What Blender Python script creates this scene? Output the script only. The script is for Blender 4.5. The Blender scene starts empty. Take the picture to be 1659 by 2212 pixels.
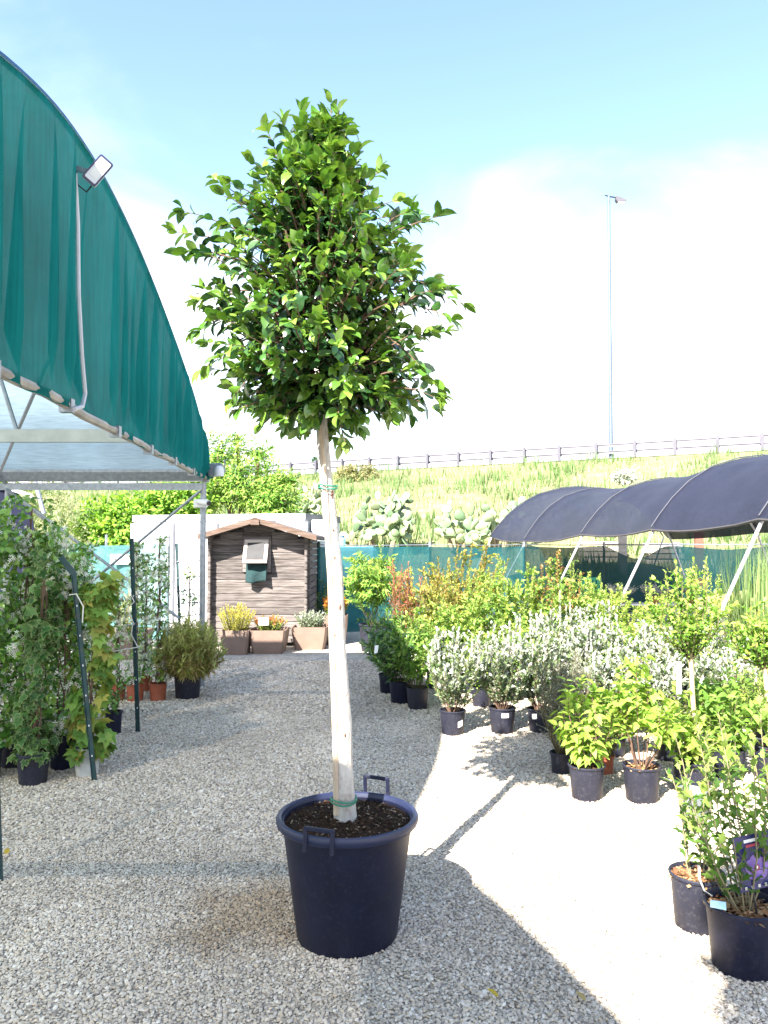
import bpy, math, random
import numpy as np
from mathutils import Vector, Matrix

R = math.radians
rng = random.Random(7)
nrng = np.random.default_rng(7)
scene = bpy.context.scene
COL = scene.collection

# ------------------------------------------------------------------ camera, sky, sun, exposure
F, CX, CY, PITCH, CAMZ = 1661.6, 829.5, 1106.0, R(2.32), 1.67      # layout measured in a 1659 x 2212 frame
cam_d = bpy.data.cameras.new('camera')
cam = bpy.data.objects.new('camera', cam_d); COL.objects.link(cam)
cam.location = (0, 0, CAMZ); cam.rotation_euler = (R(90) + PITCH, 0, 0)
cam_d.sensor_fit = 'VERTICAL'; cam_d.sensor_height = 24.0; cam_d.lens = 24.0 * F / 2212.0
cam_d.clip_start = 0.05; cam_d.clip_end = 3000
scene.camera = cam

SUN_EL = R(39.5); LX, LY = 0.485, 0.8745                             # horizontal direction the light travels
world = bpy.data.worlds.new('World'); scene.world = world; world.use_nodes = True
wn, wl = world.node_tree.nodes, world.node_tree.links
wn.clear()
w_out = wn.new('ShaderNodeOutputWorld'); w_bg = wn.new('ShaderNodeBackground'); w_bg.inputs['Strength'].default_value = 0.092
sky = wn.new('ShaderNodeTexSky'); sky.sky_type = 'NISHITA'; sky.sun_disc = False
sky.sun_elevation = SUN_EL; sky.sun_rotation = math.atan2(-LX, -LY); sky.air_density = 1.0; sky.dust_density = 0.6; sky.ozone_density = 1.0
tc = wn.new('ShaderNodeTexCoord'); sp = wn.new('ShaderNodeSeparateXYZ'); wl.new(tc.outputs['Generated'], sp.inputs[0])
def wmath(op, a, b=None, clamp=False):
    n = wn.new('ShaderNodeMath'); n.operation = op; n.use_clamp = clamp
    for i, v in enumerate((a, b)):
        if v is None: continue
        if isinstance(v, (int, float)): n.inputs[i].default_value = v
        else: wl.new(v, n.inputs[i])
    return n.outputs[0]
zc = wmath('ADD', wmath('MAXIMUM', sp.outputs[2], 0.0), 0.35)
cmb = wn.new('ShaderNodeCombineXYZ'); wl.new(wmath('DIVIDE', sp.outputs[0], zc), cmb.inputs[0]); wl.new(wmath('DIVIDE', sp.outputs[1], zc), cmb.inputs[1])
mp = wn.new('ShaderNodeMapping'); mp.inputs['Location'].default_value = (3.35, 1.9, 0); mp.inputs['Scale'].default_value = (1.0, 1.5, 1); wl.new(cmb.outputs[0], mp.inputs[0])
cn = wn.new('ShaderNodeTexNoise'); cn.inputs['Scale'].default_value = 1.35; cn.inputs['Detail'].default_value = 7; cn.inputs['Roughness'].default_value = 0.52; cn.inputs['Distortion'].default_value = 0.5
wl.new(mp.outputs[0], cn.inputs['Vector'])
low = wmath('MULTIPLY', wmath('SUBTRACT', 0.47, sp.outputs[2]), 1.7)           # cloud bank thickens towards the horizon
cm = wmath('ADD', wmath('MULTIPLY', wmath('SUBTRACT', cn.outputs['Fac'], 0.5), 2.4), low)
mr = wn.new('ShaderNodeMapRange'); mr.interpolation_type = 'SMOOTHSTEP'; mr.inputs['From Min'].default_value = -0.12; mr.inputs['From Max'].default_value = 0.75
wl.new(cm, mr.inputs['Value'])
mixc = wn.new('ShaderNodeMixRGB'); mixc.inputs['Color2'].default_value = (5.2, 5.35, 5.6, 1)
wl.new(mr.outputs[0], mixc.inputs['Fac']); wl.new(sky.outputs[0], mixc.inputs['Color1'])
wl.new(mixc.outputs[0], w_bg.inputs['Color']); wl.new(w_bg.outputs[0], w_out.inputs['Surface'])

sun_d = bpy.data.lights.new('sun', 'SUN'); sun_d.energy = 4.8; sun_d.angle = R(0.53); sun_d.color = (1.0, 0.95, 0.86)
sun = bpy.data.objects.new('sun', sun_d); COL.objects.link(sun); sun.location = (-10, -18, 20)
Ldir = Vector((LX * math.cos(SUN_EL), LY * math.cos(SUN_EL), -math.sin(SUN_EL)))
sun.rotation_euler = Ldir.to_track_quat('-Z', 'Y').to_euler()
vs = scene.view_settings; vs.view_transform = 'Standard'; vs.look = 'None'; vs.gamma = 1.0; vs.exposure = 2.42; vs.use_curve_mapping = False
scene.cycles.use_denoising = True
scene.cycles.max_bounces = 7; scene.cycles.diffuse_bounces = 3; scene.cycles.glossy_bounces = 2; scene.cycles.transmission_bounces = 4
scene.cycles.transparent_max_bounces = 10; scene.cycles.sample_clamp_indirect = 6.0

# ------------------------------------------------------------------ pixel -> place helpers
def ray(px, py):
    dx, dz = (px - CX) / F, -(py - CY) / F
    return Vector((dx, math.cos(PITCH) - math.sin(PITCH) * dz, math.sin(PITCH) + math.cos(PITCH) * dz))
def G(px, py, z=0.0):
    r = ray(px, py); t = (z - CAMZ) / r.z
    return Vector((r.x * t, r.y * t, z))
def AT(px, py, y):
    r = ray(px, py); t = y / r.y
    return Vector((r.x * t, y, CAMZ + r.z * t))
CAMP = np.array([0, 0, CAMZ])

# ------------------------------------------------------------------ materials
MATS = {}
def nodes_of(name):
    m = bpy.data.materials.new(name); m.use_nodes = True
    n, l = m.node_tree.nodes, m.node_tree.links
    n.clear()
    out = n.new('ShaderNodeOutputMaterial')
    return m, n, l, out
def plain(name, c, rough=0.6, metal=0.0, var=0.15, scale=8.0, bump=0.0, bscale=40.0, spec=0.5, stretch=(1, 1, 1), trans=0.0, transp=0.0, dirt=None, dirt_amt=0.4, dirt_scale=5.0):
    if name in MATS: return MATS[name]
    m, n, l, out = nodes_of(name)
    p = n.new('ShaderNodeBsdfPrincipled'); p.inputs['Roughness'].default_value = rough; p.inputs['Metallic'].default_value = metal
    p.inputs['Specular IOR Level'].default_value = spec
    t = n.new('ShaderNodeTexCoord'); mpp = n.new('ShaderNodeMapping'); mpp.inputs['Scale'].default_value = stretch; l.new(t.outputs['Object'], mpp.inputs[0])
    nz = n.new('ShaderNodeTexNoise'); nz.inputs['Scale'].default_value = scale; nz.inputs['Detail'].default_value = 5; l.new(mpp.outputs[0], nz.inputs['Vector'])
    cr = n.new('ShaderNodeValToRGB'); e = cr.color_ramp.elements
    e[0].position = 0.3; e[1].position = 0.7
    e[0].color = tuple(max(0, x * (1 - var)) for x in c) + (1,); e[1].color = tuple(min(1, x * (1 + var)) for x in c) + (1,)
    l.new(nz.outputs['Fac'], cr.inputs[0]); colr = cr.outputs[0]
    if dirt:
        nd = n.new('ShaderNodeTexNoise'); nd.inputs['Scale'].default_value = dirt_scale; nd.inputs['Detail'].default_value = 8; nd.inputs['Roughness'].default_value = 0.7
        l.new(t.outputs['Object'], nd.inputs['Vector'])
        rd = n.new('ShaderNodeMapRange'); rd.inputs['From Min'].default_value = 0.52; rd.inputs['From Max'].default_value = 0.72; rd.inputs['To Max'].default_value = dirt_amt
        l.new(nd.outputs['Fac'], rd.inputs['Value'])
        mx = n.new('ShaderNodeMixRGB'); mx.inputs['Color2'].default_value = tuple(dirt) + (1,); l.new(rd.outputs[0], mx.inputs['Fac']); l.new(colr, mx.inputs['Color1']); colr = mx.outputs[0]
    l.new(colr, p.inputs['Base Color'])
    if bump:
        nb = n.new('ShaderNodeTexNoise'); nb.inputs['Scale'].default_value = bscale; nb.inputs['Detail'].default_value = 4; l.new(mpp.outputs[0], nb.inputs['Vector'])
        bp = n.new('ShaderNodeBump'); bp.inputs['Strength'].default_value = bump; bp.inputs['Distance'].default_value = 0.02; l.new(nb.outputs['Fac'], bp.inputs['Height']); l.new(bp.outputs[0], p.inputs['Normal'])
    sh = p.outputs[0]
    if trans:
        tr = n.new('ShaderNodeBsdfTranslucent'); l.new(colr, tr.inputs['Color']); mx = n.new('ShaderNodeMixShader'); mx.inputs[0].default_value = trans
        l.new(sh, mx.inputs[1]); l.new(tr.outputs[0], mx.inputs[2]); sh = mx.outputs[0]
    if transp:
        tr = n.new('ShaderNodeBsdfTransparent'); mx = n.new('ShaderNodeMixShader'); mx.inputs[0].default_value = transp
        l.new(sh, mx.inputs[1]); l.new(tr.outputs[0], mx.inputs[2]); sh = mx.outputs[0]
    l.new(sh, out.inputs['Surface']); MATS[name] = m
    return m
def leafmat(name, rough, trans=0.3, spec=0.4):
    if name in MATS: return MATS[name]
    m, n, l, out = nodes_of(name)
    a = n.new('ShaderNodeAttribute'); a.attribute_name = 'col'
    p = n.new('ShaderNodeBsdfPrincipled'); p.inputs['Roughness'].default_value = rough; p.inputs['Specular IOR Level'].default_value = spec
    l.new(a.outputs['Color'], p.inputs['Base Color'])
    tr = n.new('ShaderNodeBsdfTranslucent')
    hs = n.new('ShaderNodeHueSaturation'); hs.inputs['Saturation'].default_value = 1.1; hs.inputs['Value'].default_value = 1.5; l.new(a.outputs['Color'], hs.inputs['Color']); l.new(hs.outputs[0], tr.inputs['Color'])
    mx = n.new('ShaderNodeMixShader'); mx.inputs[0].default_value = trans
    l.new(p.outputs[0], mx.inputs[1]); l.new(tr.outputs[0], mx.inputs[2]); l.new(mx.outputs[0], out.inputs['Surface'])
    MATS[name] = m
    return m
M_LEAF = leafmat('leaf_glossy', 0.25, 0.17, 0.7)
M_SOFT = leafmat('leaf_soft', 0.6, 0.32, 0.3)
M_SILVER = leafmat('leaf_felted', 0.8, 0.2, 0.2)
M_FLOWER = leafmat('petal', 0.7, 0.35, 0.2)
M_STEM = plain('green_brown_stem', (0.10, 0.085, 0.04), 0.8, var=0.3)
M_BARK = plain('pale_ficus_bark', (0.44, 0.41, 0.37), 0.75, var=0.18, scale=14, bump=0.6, bscale=60, dirt=(0.13, 0.06, 0.03), dirt_amt=1.0, dirt_scale=6, stretch=(1, 1, 0.35))
M_STAKE = plain('bleached_wood_stake', (0.46, 0.37, 0.27), 0.8, var=0.25, scale=20, stretch=(1, 1, 0.1), dirt=(0.25, 0.1, 0.05), dirt_amt=0.6)
M_TWIG = plain('brown_twig', (0.13, 0.075, 0.05), 0.8, var=0.25)
M_POT = plain('black_plastic', (0.005, 0.007, 0.024), 0.5, var=0.2, spec=0.35, dirt=(0.20, 0.19, 0.18), dirt_amt=0.09, dirt_scale=55)  # blue tint in the base colour stands for reflected sky light
M_POTB = plain('dusty_black_plastic', (0.016, 0.017, 0.03), 0.5, var=0.2, spec=0.4, dirt=(0.28, 0.26, 0.24), dirt_amt=0.16, dirt_scale=60)
M_TERRA = plain('terracotta_plastic', (0.30, 0.075, 0.035), 0.6, var=0.15, dirt=(0.35, 0.22, 0.16), dirt_amt=0.4)
M_WHITEPOT = plain('white_plastic', (0.55, 0.55, 0.53), 0.45, var=0.08, dirt=(0.35, 0.33, 0.28), dirt_amt=0.4)
M_GREYPOT = plain('clear_grey_plastic', (0.22, 0.24, 0.26), 0.4, var=0.2, trans=0.3)
M_SOIL = plain('dark_soil', (0.035, 0.02, 0.012), 0.95, var=0.6, scale=60, bump=1.0, bscale=90, spec=0.1)
M_MULCH = leafmat('bark_chip', 0.85, 0.0, 0.1)
M_GALV = plain('galvanised_steel', (0.28, 0.30, 0.33), 0.45, 0.6, var=0.2, scale=25, dirt=(0.25, 0.24, 0.22), dirt_amt=0.4)
M_TPOST = plain('green_painted_steel', (0.008, 0.04, 0.045), 0.5, var=0.25, dirt=(0.16, 0.09, 0.05), dirt_amt=0.5, dirt_scale=12)
M_WOODFRAME = plain('dark_rubbed_wood', (0.10, 0.08, 0.06), 0.8, var=0.4)
M_WHITE = plain('white_paint', (0.72, 0.72, 0.71), 0.5, var=0.04)
M_PAPER = plain('paper_label', (0.78, 0.78, 0.77), 0.7, var=0.03)
M_TIE = plain('green_rubber_tie', (0.01, 0.16, 0.09), 0.45)
M_CORD = plain('pale_cord', (0.55, 0.53, 0.48), 0.8)
M_BLACK = plain('black_metal', (0.02, 0.02, 0.022), 0.5)
M_CONDUIT = plain('grey_pvc_conduit', (0.5, 0.5, 0.53), 0.5, var=0.06)

# ------------------------------------------------------------------ mesh building
def wloc(o):
    v = Vector((0, 0, 0))
    while o is not None: v = v + Vector(o.location); o = o.parent
    return v
def tag(o, label=None, cat=None, group=None, kind=None):
    if label: o['label'] = label
    if cat: o['category'] = cat
    if group: o['group'] = group
    if kind: o['kind'] = kind
    return o
def thing(name, label, cat, loc=(0, 0, 0), group=None):
    o = bpy.data.objects.new(name, None); COL.objects.link(o); o.location = loc; o.empty_display_size = 0.1
    return tag(o, label, cat, group)
def raw_mesh(name, v, f, mat, smooth=False, cols=None):
    me = bpy.data.meshes.new(name)
    if isinstance(f, np.ndarray):
        k = f.shape[1]; me.vertices.add(len(v)); me.vertices.foreach_set('co', np.asarray(v, dtype=np.float32).ravel())
        me.loops.add(f.size); me.loops.foreach_set('vertex_index', f.astype(np.int32).ravel())
        me.polygons.add(len(f)); me.polygons.foreach_set('loop_start', np.arange(0, f.size, k, dtype=np.int32))
        me.update(calc_edges=True)
    else:
        me.from_pydata([tuple(x) for x in v], [], f)
    if cols is not None:
        at = me.color_attributes.new('col', 'FLOAT_COLOR', 'POINT')
        c4 = np.ones((len(v), 4), dtype=np.float32); c4[:, :3] = cols; at.data.foreach_set('color', c4.ravel())
    if smooth: me.polygons.foreach_set('use_smooth', [True] * len(me.polygons))
    me.materials.append(mat); me.update()
    return me
def add(name, me, parent=None, loc=(0, 0, 0)):
    o = bpy.data.objects.new(name, me); COL.objects.link(o); o.location = loc
    if parent is not None: o.parent = parent
    return o
class B:
    def __init__(s): s.v = []; s.f = []
    def poly(s, pts, faces):
        k = len(s.v); s.v += [Vector(p) for p in pts]; s.f += [tuple(i + k for i in q) for q in faces]; return s
    def box(s, c, size, rot=None, bev=0.0):
        hx, hy, hz = size[0] / 2, size[1] / 2, size[2] / 2; M = rot or Matrix.Identity(3); c = Vector(c)
        if bev <= 0:
            pts = [c + M @ Vector((x * hx, y * hy, z * hz)) for z in (-1, 1) for y in (-1, 1) for x in (-1, 1)]
            return s.poly(pts, [(0, 2, 3, 1), (4, 5, 7, 6), (0, 1, 5, 4), (2, 6, 7, 3), (0, 4, 6, 2), (1, 3, 7, 5)])
        b = min(bev, hx * .9, hy * .9, hz * .9)
        pts = []
        for zz, ins in ((-hz, b), (-hz + b, 0), (hz - b, 0), (hz, b)):
            ax, ay = hx - ins, hy - ins; cx, cy = hx - max(b, ins), hy - max(b, ins)
            for (x, y) in ((-cx, -ay), (cx, -ay), (ax, -cy), (ax, cy), (cx, ay), (-cx, ay), (-ax, cy), (-ax, -cy)):
                pts.append(c + M @ Vector((x, y, zz)))
        fs = [tuple(range(7, -1, -1)), tuple(range(24, 32))]
        for r in range(3):
            for i in range(8): j = (i + 1) % 8; fs.append((r * 8 + i, r * 8 + j, r * 8 + 8 + j, r * 8 + 8 + i))
        return s.poly(pts, fs)
    def tube(s, pts, r, sides=8, caps=True, flat=1.0):
        pts = [Vector(p) for p in pts]; n = len(pts); rs = r if isinstance(r, (list, tuple)) else [r] * n
        t0 = (pts[1] - pts[0]).normalized(); up = Vector((0, 0, 1)) if abs(t0.z) < 0.9 else Vector((1, 0, 0))
        u = t0.cross(up).normalized(); k = len(s.v)
        for i in range(n):
            t = (pts[min(i + 1, n - 1)] - pts[max(i - 1, 0)]).normalized()
            u = (u - t * u.dot(t)).normalized(); w = t.cross(u)
            for q in range(sides):
                a = 2 * math.pi * q / sides
                s.v.append(pts[i] + (u * math.cos(a) + w * math.sin(a) * flat) * rs[i])
        for i in range(n - 1):
            for q in range(sides):
                q2 = (q + 1) % sides; s.f.append((k + i * sides + q, k + i * sides + q2, k + (i + 1) * sides + q2, k + (i + 1) * sides + q))
        if caps: s.f.append(tuple(k + q for q in range(sides - 1, -1, -1))); s.f.append(tuple(k + (n - 1) * sides + q for q in range(sides)))
        return s
    def lathe(s, c, prof, seg=32, close=False, wob=0.0):
        k = len(s.v); c = Vector(c)
        for (r, z) in prof:
            for q in range(seg):
                a = 2 * math.pi * q / seg; rr = r * (1 + wob * math.sin(2 * a + 1.0)); s.v.append(c + Vector((rr * math.cos(a), rr * math.sin(a), z)))
        for i in range(len(prof) - 1):
            for q in range(seg):
                q2 = (q + 1) % seg; s.f.append((k + i * seg + q, k + i * seg + q2, k + (i + 1) * seg + q2, k + (i + 1) * seg + q))
        if close: s.f.append(tuple(k + q for q in range(seg - 1, -1, -1)))
        return s
    def grid(s, fn, nu, nv):
        k = len(s.v)
        for j in range(nv + 1):
            for i in range(nu + 1): s.v.append(Vector(fn(i / nu, j / nv)))
        for j in range(nv):
            for i in range(nu): a = k + j * (nu + 1) + i; s.f.append((a, a + 1, a + nu + 2, a + nu + 1))
        return s
    def prism(s, poly, thick):                                     # poly: list of 3D points in a plane, thick: Vector
        n = len(poly); t = Vector(thick); k = len(s.v)
        s.v += [Vector(p) for p in poly] + [Vector(p) + t for p in poly]
        s.f.append(tuple(k + i for i in range(n - 1, -1, -1))); s.f.append(tuple(k + n + i for i in range(n)))
        for i in range(n): j = (i + 1) % n; s.f.append((k + i, k + j, k + n + j, k + n + i))
        return s
    def obj(s, name, mat, parent=None, smooth=False, origin=None, col=None):
        o0 = wloc(parent) if parent is not None else Vector(origin or (0, 0, 0))
        cols = None if col is None else np.tile(np.array(col), (len(s.v), 1))
        me = raw_mesh(name, [p - o0 for p in s.v], s.f, mat, smooth, cols)
        if smooth:
            try: me.set_sharp_from_angle(angle=R(40))
            except Exception: pass
        return add(name, me, parent, (0, 0, 0) if parent is not None else o0)

# ------------------------------------------------------------------ leaves
def tmpl(v, f): return np.array(v, dtype=float), f
T_OVAL = tmpl([(0, 0, 0), (-.24, .28, .06), (0, .30, 0), (.24, .28, .06), (-.25, .62, .04), (0, .64, -.02), (.25, .62, .04), (0, 1, -.10)],
              [(0, 2, 1), (0, 3, 2), (1, 2, 5), (1, 5, 4), (2, 3, 6), (2, 6, 5), (4, 5, 7), (5, 6, 7)])
T_FIC = tmpl([(0, 0, 0), (-.15, .12, .04), (0, .14, .0), (.15, .12, .04), (-.25, .34, .07), (0, .36, .01), (.25, .34, .07), (-.26, .58, .05), (0, .60, -.01), (.26, .58, .05), (-.16, .82, -.01), (0, .83, -.05), (.16, .82, -.01), (0, 1, -.13)],
              [(0, 2, 1), (0, 3, 2)] + [t for r in (1, 4, 7) for t in ((r, r + 1, r + 4), (r, r + 4, r + 3), (r + 1, r + 2, r + 5), (r + 1, r + 5, r + 4))] + [(10, 11, 13), (11, 12, 13)])
T_LANCE = tmpl([(0, 0, 0), (-.14, .42, .05), (0, .45, 0), (.14, .42, .05), (0, 1, -.12)], [(0, 2, 1), (0, 3, 2), (1, 2, 4), (2, 3, 4)])
T_BROAD = tmpl([(0, 0, 0), (-.30, .25, .07), (0, .3, 0), (.30, .25, .07), (-.24, .6, .02), (0, .65, -.05), (.24, .6, .02), (0, 1.05, -.22)],
               [(0, 2, 1), (0, 3, 2), (1, 2, 5), (1, 5, 4), (2, 3, 6), (2, 6, 5), (4, 5, 7), (5, 6, 7)])
T_BLADE = tmpl([(-.02, 0, 0), (.02, 0, 0), (.016, .55, -.02), (-.016, .55, -.02), (0, 1, -.12)], [(0, 1, 2), (0, 2, 3), (3, 2, 4)])
T_BAMBOO = tmpl([(0, 0, 0), (-.10, .35, .02), (.10, .35, .02), (0, 1, -.18)], [(0, 2, 1), (1, 2, 3)])
T_IVY = tmpl([(0, .30, -.02), (0, 0, 0), (.22, -.10, .05), (.48, .12, .03), (.34, .36, .06), (.50, .62, .0), (.20, .62, .05), (0, 1.0, -.12), (-.20, .62, .05), (-.50, .62, .0), (-.34, .36, .06), (-.48, .12, .03), (-.22, -.10, .05)],
             [(0, i, i + 1) for i in range(1, 12)] + [(0, 12, 1)])
T_LOBED = tmpl([(0, .35, 0), (0, 0, 0), (.22, .22, .05), (.20, .42, .05), (.36, .62, .02), (.14, .68, .04), (0, 1, -.1), (-.14, .68, .04), (-.36, .62, .02), (-.20, .42, .05), (-.22, .22, .05)],
               [(0, i, i + 1) for i in range(1, 10)] + [(0, 10, 1)])
_io = T_IVY[0][1:]; _c = T_IVY[0][0]
T_IVYV = tmpl([tuple(_c)] + [tuple(_c + (q - _c) * .80) for q in _io] + [tuple(q) for q in _io], [(0, i, i + 1) for i in range(1, 12)] + [(0, 12, 1)] + [t for i in range(12) for t in ((1 + i, 13 + i, 13 + (i + 1) % 12), (1 + i, 13 + (i + 1) % 12, 1 + (i + 1) % 12))])
def star(k=5, w=.30):
    v = [(0, 0, 0)]; f = []
    for i in range(k):
        a = 2 * math.pi * i / k; b = a + w; v += [(.35 * math.cos(a), .35 * math.sin(a), .10), (math.cos(b), math.sin(b), .05), (.75 * math.cos(b + .42), .75 * math.sin(b + .42), .12)]
        f += [(0, 3 * i + 1, 3 * i + 3), (3 * i + 1, 3 * i + 2, 3 * i + 3)]
    return tmpl(v, f)
T_STAR = star()
def norm(a): return a / np.maximum(np.linalg.norm(a, axis=-1, keepdims=True), 1e-9)
def frames(ax, nr):
    A = norm(ax); X = norm(np.cross(A, nr)); N = np.cross(X, A); return X, A, N
def leafmesh(name, T, pos, ax, nr, size, cols, mat, parent, wvar=0.15, kind='stuff', border=None):
    V, Fc = T; n = len(pos)
    if n == 0: return None
    X, A, N = frames(ax, nr); size = size.reshape(-1, 1, 1); wv = 1 + (nrng.random((n, 1, 1)) - .5) * 2 * wvar; bend = 0.5 + nrng.random((n, 1, 1)) * 1.6
    P = pos[:, None, :] + size * (V[None, :, 0:1] * wv * X[:, None, :] + V[None, :, 1:2] * A[:, None, :] + V[None, :, 2:3] * bend * N[:, None, :])
    m = len(V); fs = (np.array(Fc)[None] + (np.arange(n) * m)[:, None, None]).reshape(-1, 3)
    C = np.repeat(cols[:, None, :], m, axis=1)
    if border is not None: C[:, 13:, :] = np.array(border)[None, None] * (0.85 + 0.3 * nrng.random((n, 1, 1)))
    o0 = np.array(wloc(parent)) if parent is not None else np.zeros(3)
    me = raw_mesh(name, P.reshape(-1, 3) - o0, fs, mat, True, C.reshape(-1, 3)); o = add(name, me, parent)
    if kind: o['kind'] = kind
    return o
def palette(pal, n, jit=0.18):
    p = np.array(pal, dtype=float); c = p[nrng.integers(0, len(p), n)]
    return np.clip(c * (1 + (nrng.random((n, 1)) - .5) * 2 * jit) * (1 + (nrng.random((n, 3)) - .5) * .12), 0, 1)
LEAFOBJ = {}
def leafobjs(name, T, pos, ax, nr, size, pal, mat, parent, border=None):
    key = (name, id(T), tuple(map(tuple, pal)), mat.name)
    if key not in LEAFOBJ:
        LEAFOBJ[key] = []
        for c in pal:
            for q in range(2):
                V, Fc = T; W = V.copy(); W[:, 0] *= 0.9 + .2 * q; W[:, 2] *= (0.6 + 1.1 * q)
                C = np.tile(np.array(c) * (.85 + .3 * q), (len(V), 1))
                if border is not None: C[13:] = border
                LEAFOBJ[key].append(raw_mesh(name, W, Fc, mat, True, C))
    X, A, N = frames(ax, nr); o0 = wloc(parent); ms = LEAFOBJ[key]
    for i in range(len(pos)):
        o = bpy.data.objects.new(name, ms[nrng.integers(0, len(ms))]); COL.objects.link(o); o.parent = parent
        Rm = Matrix(((X[i][0], A[i][0], N[i][0]), (X[i][1], A[i][1], N[i][1]), (X[i][2], A[i][2], N[i][2])))
        o.matrix_local = Matrix.Translation(Vector(pos[i]) - o0) @ Rm.to_4x4() @ Matrix.Scale(float(size[i]), 4)
class Leaves:
    def __init__(s): s.p = []; s.a = []; s.n = []; s.s = []; s.t = []
    def put(s, p, a, n, sz, t=0.0): s.p.append(p); s.a.append(a); s.n.append(n); s.s.append(sz); s.t.append(t)
    def arr(s): return np.array(s.p, dtype=float).reshape(-1, 3), np.array(s.a, dtype=float).reshape(-1, 3), np.array(s.n, dtype=float).reshape(-1, 3), np.array(s.s, dtype=float), np.array(s.t, dtype=float)
    def along(s, pts, t0, step, L, per=1, ang=0.9, droop=0.2, grow=0.0, jit=.25):
        P = [Vector(p) for p in pts]; seg = [(P[i + 1] - P[i]).length for i in range(len(P) - 1)]; tot = sum(seg); d = t0 * tot; az = rng.uniform(0, 6.28)
        while d < tot:
            q = d; i = 0
            while i < len(seg) - 1 and q > seg[i]: q -= seg[i]; i += 1
            tdir = (P[i + 1] - P[i]).normalized(); pos = P[i] + tdir * q; t = d / tot
            u = tdir.orthogonal().normalized(); w = tdir.cross(u)
            for k in range(per):
                a = az + 2 * math.pi * k / per + rng.uniform(-jit, jit); side = u * math.cos(a) + w * math.sin(a)
                aa = ang * (1 - .45 * t) + rng.uniform(-.25, .25)
                ax = tdir * math.cos(aa) + side * math.sin(aa); ax = ax + Vector((0, 0, -droop * rng.uniform(.2, 1.4)))
                nr = tdir * math.sin(aa) - side * math.cos(aa) * .6 + Vector((rng.uniform(-.4, .4), rng.uniform(-.4, .4), .8))
                s.put(tuple(pos), tuple(ax), tuple(nr), L * rng.uniform(.65, 1.15) * (1 - grow * t), t)
            az += 2.4; d += step * rng.uniform(.7, 1.3)
    def emit(s, parent, T, pal, mat, tip=None, nobj=0, name='foliage', border=None, wvar=.15):
        p, a, n, sz, t = s.arr()
        if len(p) == 0: return
        c = palette(pal, len(p))
        if tip is not None:
            m = t > .72; c[m] = palette(tip, int(m.sum()))
        if nobj:
            d = np.linalg.norm(p - CAMP, axis=1); order = np.argsort(d); sel = order[:nobj]; rest = order[nobj:]
            ups = sel[t[sel] > .72] if tip is not None else sel[:0]; dn = np.setdiff1d(sel, ups)
            leafobjs('leaf', T, p[dn], a[dn], n[dn], sz[dn], pal, mat, parent, border)
            if len(ups): leafobjs('leaf', T, p[ups], a[ups], n[ups], sz[ups], tip, mat, parent, border)
            p, a, n, sz, c = p[rest], a[rest], n[rest], sz[rest], c[rest]
        leafmesh(name, T, p, a, n, sz, c, mat, parent, wvar, border=border)
def curve_stem(base, top, bow=(0, 0, 0), n=7, wob=0.01):
    b, t, w = Vector(base), Vector(top), Vector(bow); out = []
    for i in range(n):
        u = i / (n - 1); out.append(b.lerp(t, u) + w * math.sin(math.pi * u) + Vector((rng.uniform(-wob, wob), rng.uniform(-wob, wob), 0)) * (u > 0))
    return out

# ------------------------------------------------------------------ pots and shrubs
def pot(parent, c, D, H, mat, soil=True, seg=36, taper=.80, soilz=.86, name='pot', mulch=0):
    r1, r0 = D / 2, D / 2 * taper; lip = max(.008, D * .03)
    prof = [(r0 * .96, .0), (r0, .006), (r1 - lip, H - lip * 1.6), (r1, H - lip * 1.6), (r1 + .001, H - lip * .4), (r1 - lip * .3, H), (r1 - lip * .9, H), (r1 - lip * 1.3, H - lip), (r0 + (r1 - r0) * .75 - lip, H * soilz - .02)]
    B().lathe(c, prof, seg, close=True, wob=rng.uniform(-.015, .015)).obj(name, mat, parent, smooth=True)
    if soil:
        rs = (r1 - lip * 1.2) * .985; g = B(); rings = 6; g.v.append(Vector(c) + Vector((0, 0, H * soilz + .01)))
        for k in range(1, rings + 1):
            for q in range(24):
                a = 2 * math.pi * q / 24; rr = rs * k / rings * (1 - .04 * (1 - soilz)); g.v.append(Vector(c) + Vector((rr * math.cos(a), rr * math.sin(a), H * soilz + rng.uniform(-.006, .006) * (k < rings))))
        g.f += [(0, 1 + q, 1 + (q + 1) % 24) for q in range(24)]
        for k in range(rings - 1):
            for q in range(24): q2 = (q + 1) % 24; g.f.append((1 + k * 24 + q, 1 + (k + 1) * 24 + q, 1 + (k + 1) * 24 + q2, 1 + k * 24 + q2))
        g.obj('soil', M_SOIL, parent, smooth=True)
        if mulch:
            L = Leaves()
            for _ in range(mulch):
                a = rng.uniform(0, 6.28); rr = rs * .96 * math.sqrt(rng.random()); L.put((c[0] + rr * math.cos(a), c[1] + rr * math.sin(a), c[2] + H * soilz + rng.uniform(.004, .016)), (rng.gauss(0, 1), rng.gauss(0, 1), rng.uniform(-.2, .3)), (rng.uniform(-.4, .4), rng.uniform(-.4, .4), 1), rng.uniform(.015, .038))
            L.emit(parent, T_CHIP, [(.30, .17, .08), (.20, .10, .05), (.36, .23, .12), (.12, .06, .03)], M_MULCH, name='bark_chips')
T_CHIP = tmpl([(-.18, 0, 0), (.16, .05, 0), (.2, .9, .05), (-.14, 1, 0), (0, .5, .16)], [(0, 1, 4), (1, 2, 4), (2, 3, 4), (3, 0, 4)])
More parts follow.
